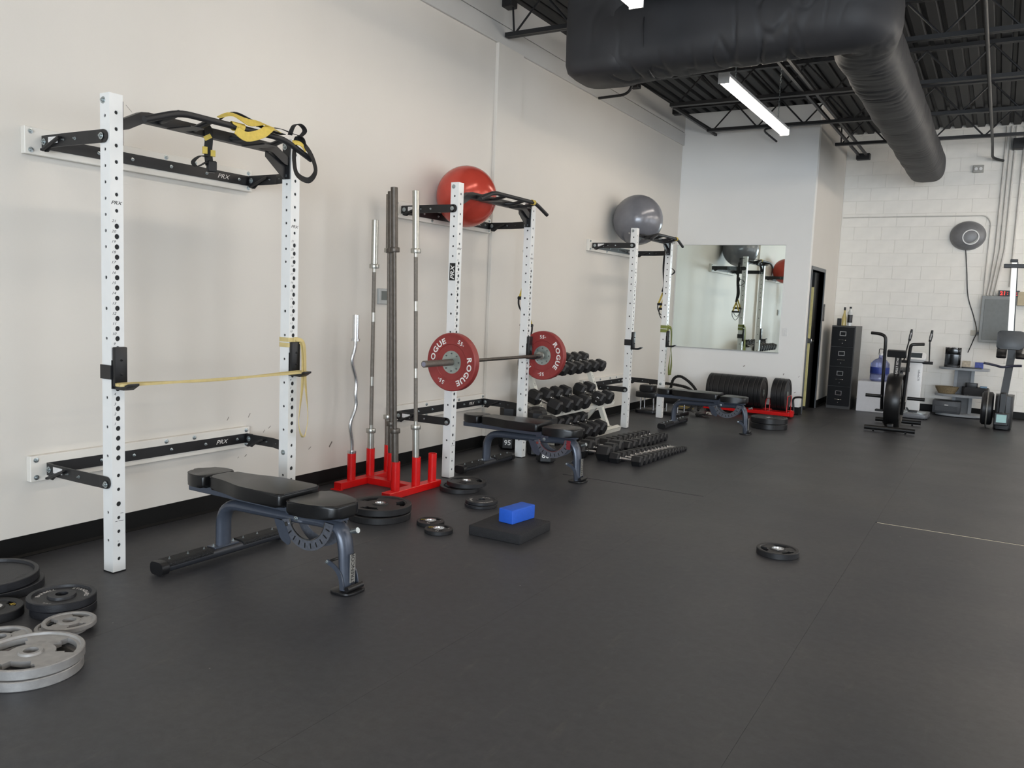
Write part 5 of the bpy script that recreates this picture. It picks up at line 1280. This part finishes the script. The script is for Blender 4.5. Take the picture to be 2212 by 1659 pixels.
pipe('second black conduit along the ceiling near the right edge', [(4.52, 4.5, 3.99), (4.40, 14.15, 3.99), (4.40, 14.2, 3.75)], 0.02)
o = MB().box(4.22, 4.36, 14.10, YF - 0.006, 3.93, 4.08, bev=0.004).build('ceiling_box', M_steel, smooth=0); tag(o, 'black electrical box at the top of the far wall', 'electrical box')

# ------------------------------------------------------------------ black wrapped duct
ZD = 3.60
def noise3(p, s):
    from mathutils import noise
    return noise.noise(Vector(p) * s)
NS = 96
def ring(c, e, g, r, n_pow, seed, amp):
    out = []
    for j in range(NS):
        a = 2 * PI * j / NS
        ca, sa = math.cos(a), math.sin(a)
        k = (abs(ca) ** n_pow + abs(sa) ** n_pow) ** (-1 / n_pow)
        p = c + (e * ca + g * sa) * r * k
        # sagging wrap: broad bulges plus sparse sharp creases
        w_ = noise3((p.x, p.y, p.z), 2.3) * amp
        if seed == 4: q = (p.x * 1.6, p.y * 9.0, p.z * 2.2)
        elif seed == 1: q = (p.x * 3.0, p.y * 3.0, p.z * 3.0 + 5)
        else: q = (p.x * 7.5, p.y * 2.6 + 3, p.z * 2.6)
        c1 = abs(noise3(q, 1.0)); c2 = abs(noise3((q[0] + 9.1, q[1] * 1.7, q[2] * 1.7), 1.0))
        w_ -= amp * 1.5 * max(0, 0.16 - c1) / 0.16 * max(0, noise3((p.x + 3, p.y, p.z), 1.7) + 0.25)
        w_ -= amp * 0.6 * max(0, 0.10 - c2) / 0.10 * max(0, noise3((p.x + 13, p.y, p.z), 2.1) + 0.3)
        out.append(p + (e * ca + g * sa) * w_)
    return out
def loft(rings, cap0=True, cap1=True):
    v = [p for r_ in rings for p in r_]; f = []
    for i in range(len(rings) - 1):
        for j in range(NS): f.append((i * NS + j, i * NS + (j + 1) % NS, (i + 1) * NS + (j + 1) % NS, (i + 1) * NS + j))
    if cap0: f.append(tuple(range(NS - 1, -1, -1)))
    if cap1: f.append(tuple(range((len(rings) - 1) * NS, len(rings) * NS)))
    return v, f
dk = thing('air_duct', 'thick black wrapped air duct with a right-angle bend under the ceiling', 'duct', (0, 0, 0))
XL, YD, XE = 1.23, 6.54, 3.19
# riser + boxy elbow: square-ish section
rr = []
X = Vector((1, 0, 0)); Y = Vector((0, 1, 0)); Z = Vector((0, 0, 1))
for i in range(40):
    z_ = ZC + 0.0 - (ZC - 3.42) * i / 39
    rr.append(ring(Vector((XL, YD, z_)), X, -Y, 0.285, 5.0, 1, 0.012))
rr.append(ring(Vector((XL + 0.005, YD, 3.36)), X, -Y, 0.272, 5.0, 1, 0.012)); rr.append(ring(Vector((XL + 0.01, YD, 3.325)), X, -Y, 0.235, 4.0, 1, 0.01))
v_, f_ = loft(rr); MB().add(v_, f_).build('riser', M_duct, dk, smooth=50)
rr = []
nx = 150
for i in range(nx + 1):
    x_ = XL + 0.10 + (XE - XL - 0.10) * i / nx
    t_ = i / nx
    rad = 0.286 - 0.03 * t_
    rr.append(ring(Vector((x_, YD, ZD + 0.005)), -Y, Z, rad, 4.2 - 1.7 * min(1, t_ * 1.5), 2, 0.0145))
# swing round the elbow
for i in range(1, 19):
    a = (PI / 2) * i / 18; Rb = 0.27
    c = Vector((XE + Rb * math.sin(a) - 0.21 * i / 18, YD + Rb * (1 - math.cos(a)), ZD))
    e_ = Vector((math.sin(a), -math.cos(a), 0))
    rr.append(ring(c, e_, Z, 0.255 - 0.018 * i / 18, 2.5 + 0.4 * i / 18, 3, 0.014))
y0 = YD + 0.29; ny = 260
for i in range(ny + 1):
    y_ = y0 + (13.27 - y0) * i / ny
    x_ = XE + 0.06 + (3.192 - XE - 0.06) * min(1, i / 12)
    rr.append(ring(Vector((x_, y_, ZD)), X, Z, 0.236, 2.9, 4, 0.012))
rr.append(ring(Vector((3.192, 13.30, ZD)), X, Z, 0.21, 2.5, 4, 0.006))
v_, f_ = loft(rr); MB().add(v_, f_).build('main_run', M_duct, dk, smooth=50)
for y_ in (8.9, 11.6): MB().cyl((XE + 0.0, y_, ZD + 0.2), (XE, y_, ZC - 0.01), 0.006, n=6).build('hanger_rod', M_steel, dk)
MB().tube([(XL + 0.45, YD - 0.29 * math.cos(a) * 1.02, ZD + 0.005 + 0.29 * math.sin(a) * 1.02) for a in [PI * k / 20 - PI / 2 for k in range(21)]], 0.006, 5).build('wrap_seam', mat('seam_tape', (40, 40, 42), 0.4), dk)
# ------------------------------------------------------------------ exercise balls
def ball(label, loc, r, rgb, nm):
    m = mat(nm, rgb, 0.22, 0.15, var=0.06, scale=12, bump=0.04, bscale=30)
    t = thing('exercise_ball', label, 'exercise ball', loc, 0, 'exercise balls resting on the racks')
    MB().sphere((0, 0, 0), r, 64, 40).build('ball', m, t, smooth=80)
    MB().cyl((0, -r * 0.8, -r * 0.59), (0, -r * 0.806, -r * 0.594), 0.012, n=12).build('air_plug', mat('plug_grey', (170, 168, 164), 0.4), t)
    return t
ball('red exercise ball resting on the middle rack arms against the wall', (0.268, 5.945, 2.312), 0.259, (190, 70, 56), 'red_ball_vinyl')
ball('silver grey exercise ball resting on the farthest rack arms', (0.318, 9.665, 2.503), 0.307, (118, 119, 125), 'grey_ball_vinyl')

# ------------------------------------------------------------------ straps and bands
def rib(pts, w_, ups, n=6, t_=0.0018, closed=False):
    P = smooth_path(pts, n, closed)
    if isinstance(ups, list):
        U = []
        for i in range(len(P)):
            q = i / n; a = min(int(q), len(ups) - 1); b = min(a + 1, len(ups) - 1) if not closed else (a + 1) % len(ups); f = q - int(q)
            U.append((Vector(ups[a]) * (1 - f) + Vector(ups[b]) * f))
    else: U = [Vector(ups)] * len(P)
    return MB().sweep(P, [(-w_ / 2, -t_), (w_ / 2, -t_), (w_ / 2, t_), (-w_ / 2, t_)], U, closed)
GX, GZ = 0.745, 2.29
sb = thing('suspension_strap', 'yellow and black suspension strap tangled over the nearest pull-up bar', 'suspension trainer', (0, 0, 0))
# wraps of yellow webbing round the grip bar
def wrap(y0, y1, turns, r, n=18):
    P = []
    for i in range(int(n * turns) + 1):
        a = 2 * PI * i / n; q = i / (n * turns); P.append((GX + r * math.cos(a), y0 + (y1 - y0) * q, GZ + r * math.sin(a)))
    return P
def wrap_rib(P, w_, c=None):
    U = [Vector((p[0] - GX, 0, p[2] - GZ)) for p in P]
    return MB().sweep([Vector(p) for p in P], [(-w_ / 2, -0.0012), (w_ / 2, -0.0012), (w_ / 2, 0.0012), (-w_ / 2, 0.0012)], U)
YY = 2.4406
wrap_rib(wrap(YY + 0.60, YY + 0.66, 1.6, 0.022), 0.045).build('yellow_loop', M_yel, sb)
rib([(GX - 0.02, YY + 0.52, GZ + 0.03), (GX + 0.01, YY + 0.58, GZ + 0.055), (GX + 0.02, YY + 0.68, GZ + 0.035), (GX + 0.015, YY + 0.78, GZ + 0.05), (GX, YY + 0.86, GZ + 0.045)], 0.045, [(0.3, 0, 1), (0.6, 0, 1), (1, 0, .5), (.5, 0, 1), (.2, 0, 1)]).build('yellow_tail', M_yel, sb)
rib([(GX + 0.02, YY + 0.60, GZ - 0.02), (GX + 0.035, YY + 0.66, GZ - 0.045), (GX + 0.04, YY + 0.76, GZ - 0.01), (GX + 0.03, YY + 0.83, GZ + 0.035), (GX + 0.01, YY + 0.90, GZ + 0.03)], 0.05, [(1, 0, .2), (1, 0, 0), (1, 0, .6), (.6, 0, 1), (.4, 0, 1)]).build('yellow_tail', M_yel, sb)
rib([(GX - 0.06, YY + 0.56, GZ + 0.03), (GX - 0.03, YY + 0.62, GZ + 0.075), (GX - 0.02, YY + 0.72, GZ + 0.06), (GX - 0.03, YY + 0.86, GZ + 0.035), (GX - 0.03, YY + 0.98, GZ + 0.03)], 0.04, [(0, .2, 1)] * 5).build('black_strap', M_blkweb, sb)
rib([(GX - 0.04, YY + 0.80, GZ + 0.04), (GX, YY + 0.92, GZ + 0.05), (GX + 0.01, YY + 1.0, GZ + 0.04), (GX + 0.02, YY + 1.07, GZ + 0.03), (GX + 0.01, YY + 1.10, GZ - 0.01)], 0.04, [(.3, .2, 1)] * 5).build('black_strap', M_blkweb, sb)
rib([(GX, YY + 1.0, GZ + 0.03), (GX + 0.01, YY + 1.02, GZ + 0.085), (GX + 0.01, YY + 1.07, GZ + 0.10), (GX + 0.01, YY + 1.105, GZ + 0.07), (GX, YY + 1.06, GZ + 0.02)], 0.034, [(0, -1, 0), (0, -.7, .7), (0, 0, 1), (0, 1, .3), (0, .5, -.8)]).build('foot_loop', M_blkweb, sb)
# long loop hanging over the bar end
LP = [(GX + 0.0, YY + 1.06, GZ + 0.02), (GX + 0.03, YY + 1.11, GZ - 0.03), (GX + 0.03, YY + 1.16, GZ - 0.09), (GX + 0.02, YY + 1.185, GZ - 0.15), (GX + 0.0, YY + 1.15, GZ - 0.20), (GX - 0.02, YY + 1.08, GZ - 0.175), (GX - 0.01, YY + 1.045, GZ - 0.10), (GX, YY + 1.04, GZ - 0.03)]
rib(LP, 0.034, (1, 0.15, 0.1), 6, closed=True).build('foot_loop', M_blkweb, sb)
rib([(GX, YY + 1.02, GZ - 0.005), (GX + 0.025, YY + 1.06, GZ - 0.01), (GX + 0.025, YY + 1.10, GZ - 0.04)], 0.03, (1, 0, .5)).build('yellow_tag', M_yel, sb)
# short strap hanging down with a small loop and buckle
DX, DY_ = 0.57, YY + 0.565
rib([(DX, DY_, 2.30), (DX + 0.025, DY_, 2.27), (DX + 0.025, DY_ + 0.002, 2.22), (DX + 0.02, DY_ + 0.002, 2.16), (DX + 0.022, DY_ + 0.01, 2.09)], 0.042, (1, -0.5, 0)).build('hanging_strap', M_blkweb, sb)
rib([(DX + 0.024, DY_ - 0.012, 2.245), (DX + 0.028, DY_ + 0.0, 2.225)], 0.04, (1, -0.5, .1)).build('yellow_tag', M_yel, sb)
MB().box(-0.008, 0.008, -0.012, 0.012, -0.018, 0.018, M=T(DX + 0.022, DY_ - 0.02, 2.165) @ RZ(-.5)).build('yellow_tag', M_yel, sb, smooth=0)
MB().box(-0.006, 0.006, -0.012, 0.012, -0.016, 0.016, M=T(DX + 0.034, DY_ + 0.022, 2.155) @ RZ(-.5)).build('yellow_tag', M_yel, sb, smooth=0)
rib([(DX + 0.02, DY_, 2.135), (DX + 0.02, DY_ - 0.05, 2.13), (DX + 0.01, DY_ - 0.085, 2.095), (DX + 0.01, DY_ - 0.06, 2.075), (DX + 0.02, DY_ - 0.01, 2.105)], 0.03, [(0, 0, 1), (0, -.5, 1), (0, -1, 0), (0, 0, -1), (0, .5, -1)]).build('cinch_loop', M_blkweb, sb)
MB().box(-0.018, 0.018, -0.024, 0.024, -0.03, 0.03, bev=0.005, M=T(DX + 0.026, DY_ + 0.02, 2.085) @ RZ(-.4)).build('buckle', M_blk2, sb)

def hanging_trainer(label, ry, y_off, zhs, loop, x_=0.50):
    t = thing('suspension_trainer', label, 'suspension trainer', (0, ry + y_off, 0))
    for s in (-1, 1):
        z0 = 2.235
        rib([(x_, 0.012 * s, z0), (x_ - 0.012, 0.02 * s, z0 - 0.25), (x_ + 0.012, 0.035 * s, z0 - 0.5), (x_ - 0.004, 0.035 * s, zhs[s > 0] + 0.01)], 0.034, [(0, -1, .1), (.4, -1, 0), (-.4, -1, 0), (0, -1, 0)]).build('black_strap', M_blkweb, t)
        zh = zhs[s > 0]
        # yellow triangle, handle, foot cradle
        rib([(x_, 0.03 * s, zh), (x_ - 0.05, 0.03 * s, zh - 0.14)], 0.024, (0, -1, 0)).build('yellow_strap', M_yel, t)
        rib([(x_, 0.03 * s, zh), (x_ + 0.05, 0.03 * s, zh - 0.14)], 0.024, (0, -1, 0)).build('yellow_strap', M_yel, t)
        MB().cyl((x_ - 0.065, 0.03 * s, zh - 0.15), (x_ + 0.065, 0.03 * s, zh - 0.15), 0.016, n=12).build('handle', M_blk2, t)
        rib([(x_ - 0.06, 0.03 * s, zh - 0.14), (x_ - 0.055, 0.03 * s, zh - 0.22), (x_, 0.03 * s, zh - 0.29), (x_ + 0.055, 0.03 * s, zh - 0.22), (x_ + 0.06, 0.03 * s, zh - 0.14)], 0.026, [(1, 0, 0), (1, 0, .2), (0, 0, 1), (-1, 0, .2), (-1, 0, 0)]).build('foot_cradle', M_blkweb, t)
    rib([(x_, 0.0, 1.98), (x_ + 0.03 * loop, 0.03, 1.95), (x_ + 0.08 * loop, 0.04, 1.945), (x_ + 0.115 * loop, 0.04, 1.90), (x_ + 0.05 * loop, 0.03, 1.855), (x_, 0.01, 1.88)], 0.045, [(0, 0, 1), (0, 0, 1), (.5 * loop, 0, 1), (loop, 0, 0), (0, 0, -1), (0, 0, -1)]).build('adjuster_loop', M_blkweb, t)
    MB().box(x_ - 0.025, x_ + 0.025, -0.012, 0.012, 1.92, 1.99, bev=0.004).build('buckle', M_blk2, t)
    wr = MB()
    P = [];
    for i in range(30):
        a = 2 * PI * i / 18; P.append((GX + 0.021 * math.cos(a), -0.39 + 0.03 * i / 30, GZ + 0.021 * math.sin(a)))
    wrap_rib(P, 0.03).build('yellow_loop', M_yel, t)
    rib([(GX - 0.02, -0.37, GZ + 0.01), (0.62, -0.20, 2.305), (x_ + 0.02, 0.0, 2.30), (x_, 0.0, 2.24)], 0.034, [(0, 0, 1), (0, 0, 1), (.3, 0, 1), (1, 0, 0)]).build('anchor_strap', M_blkweb, t)
    return t
hanging_trainer('suspension trainer with handles hanging behind the far upright of the farthest rack', 8.985, RW + 0.055, (1.63, 1.57), 1, 0.485)
hanging_trainer('suspension trainer hanging behind the far upright of the middle rack', 5.3537, RW + 0.055, (1.62, 1.37), -0.55, 0.50)

def band(label, name, pts, ups, w_, m, n=6, closed=True):
    return tag(rib(pts, w_, ups, n, 0.0022, closed).build(name, m), label, 'resistance band')
M_tan = mat('tan_latex', (206, 186, 128), 0.55, var=0.06, scale=30)
M_olive = mat('olive_latex', (126, 134, 66), 0.55, var=0.06, scale=30)
# tan band stretched between the near rack's two hooks
hz = 0.94 + 0.012
band('tan resistance band stretched between the two hooks of the nearest rack', 'resistance_band',
     [(XRK + 0.06, YY + 0.0, hz), (XRK + 0.10, YY + 0.06, hz + 0.003), (XRK + 0.098, YY + 0.6, hz), (XRK + 0.10, YY + RW - 0.06, hz + 0.003), (XRK + 0.06, YY + RW + 0.002, hz), (XRK + 0.035, YY + RW - 0.06, hz + 0.003), (XRK + 0.04, YY + 0.6, hz - 0.012), (XRK + 0.035, YY + 0.06, hz + 0.003)],
     [(0, -1, 0), (1, -.2, 0), (1, 0, 0), (1, .2, 0), (0, 1, 0), (-1, .2, 0), (-1, 0, 0), (-1, -.2, 0)], 0.013, M_tan, 8)
def tied_band(label, y0, z0, drop, m, w_, name='resistance_band'):
    t = thing(name, label, 'resistance band', (0, y0, 0))
    c = 0.004; x0, x1 = XRK - WX - c, XRK + c
    q = [(x0, -c, 0), (x1, -c, 0), (x1, WY + c, 0), (x0, WY + c, 0)]
    for dz in (0.0, -w_ * 1.25):
        P = fillet([(x0, WY / 2, z0 + dz), (x0, -c, z0 + dz), (x1, -c, z0 + dz), (x1, WY + c, z0 + dz - 0.004), (x0, WY + c, z0 + dz), (x0, WY / 2 + 0.001, z0 + dz)], 0.006, 3)
        U = [Vector((p.x - (x0 + x1) / 2, p.y - WY / 2, 0)) for p in P]
        MB().sweep(P, [(-w_ / 2, -0.002), (w_ / 2, -0.002), (w_ / 2, 0.002), (-w_ / 2, 0.002)], U).build('hitch', m, t)
    MB().box(x1 - 0.002, x1 + 0.008, WY * .45, WY * .95, z0 - w_ * 1.6, z0 + w_ * .6, bev=0.003).build('knot', m, t)
    xs = x1 + 0.05
    rib([(x1 + 0.006, WY * .7, z0), (xs - 0.01, WY + 0.012, z0 - 0.03), (xs, WY + 0.02, z0 - drop * .45), (xs, WY + 0.045, z0 - drop * .8), (xs, WY + 0.012, z0 - drop), (xs - 0.004, WY - 0.028, z0 - drop * .85), (xs - 0.002, WY - 0.004, z0 - drop * .45), (xs - 0.016, WY + 0.004, z0 - 0.04), (x1 + 0.004, WY * .7, z0 - 0.01)], w_,
        [(1, 0.3, 0.5), (1, .2, 0), (.9, .3, 0), (.7, .8, 0), (0.3, 0, -1), (-.7, -.8, 0), (-1, -.2, 0), (-1, -.1, 0), (-1, 0, 0)]).build('hanging_loop', m, t)
    return t
tied_band('tan resistance band hitched round the far upright of the nearest rack, hanging in a loop', YY + RW - WY, 1.148, 0.60, M_tan, 0.026)
tied_band('olive green resistance band hitched round the far upright of the farthest rack', 8.985 + RW - WY, 1.19, 0.62, M_olive, 0.04)
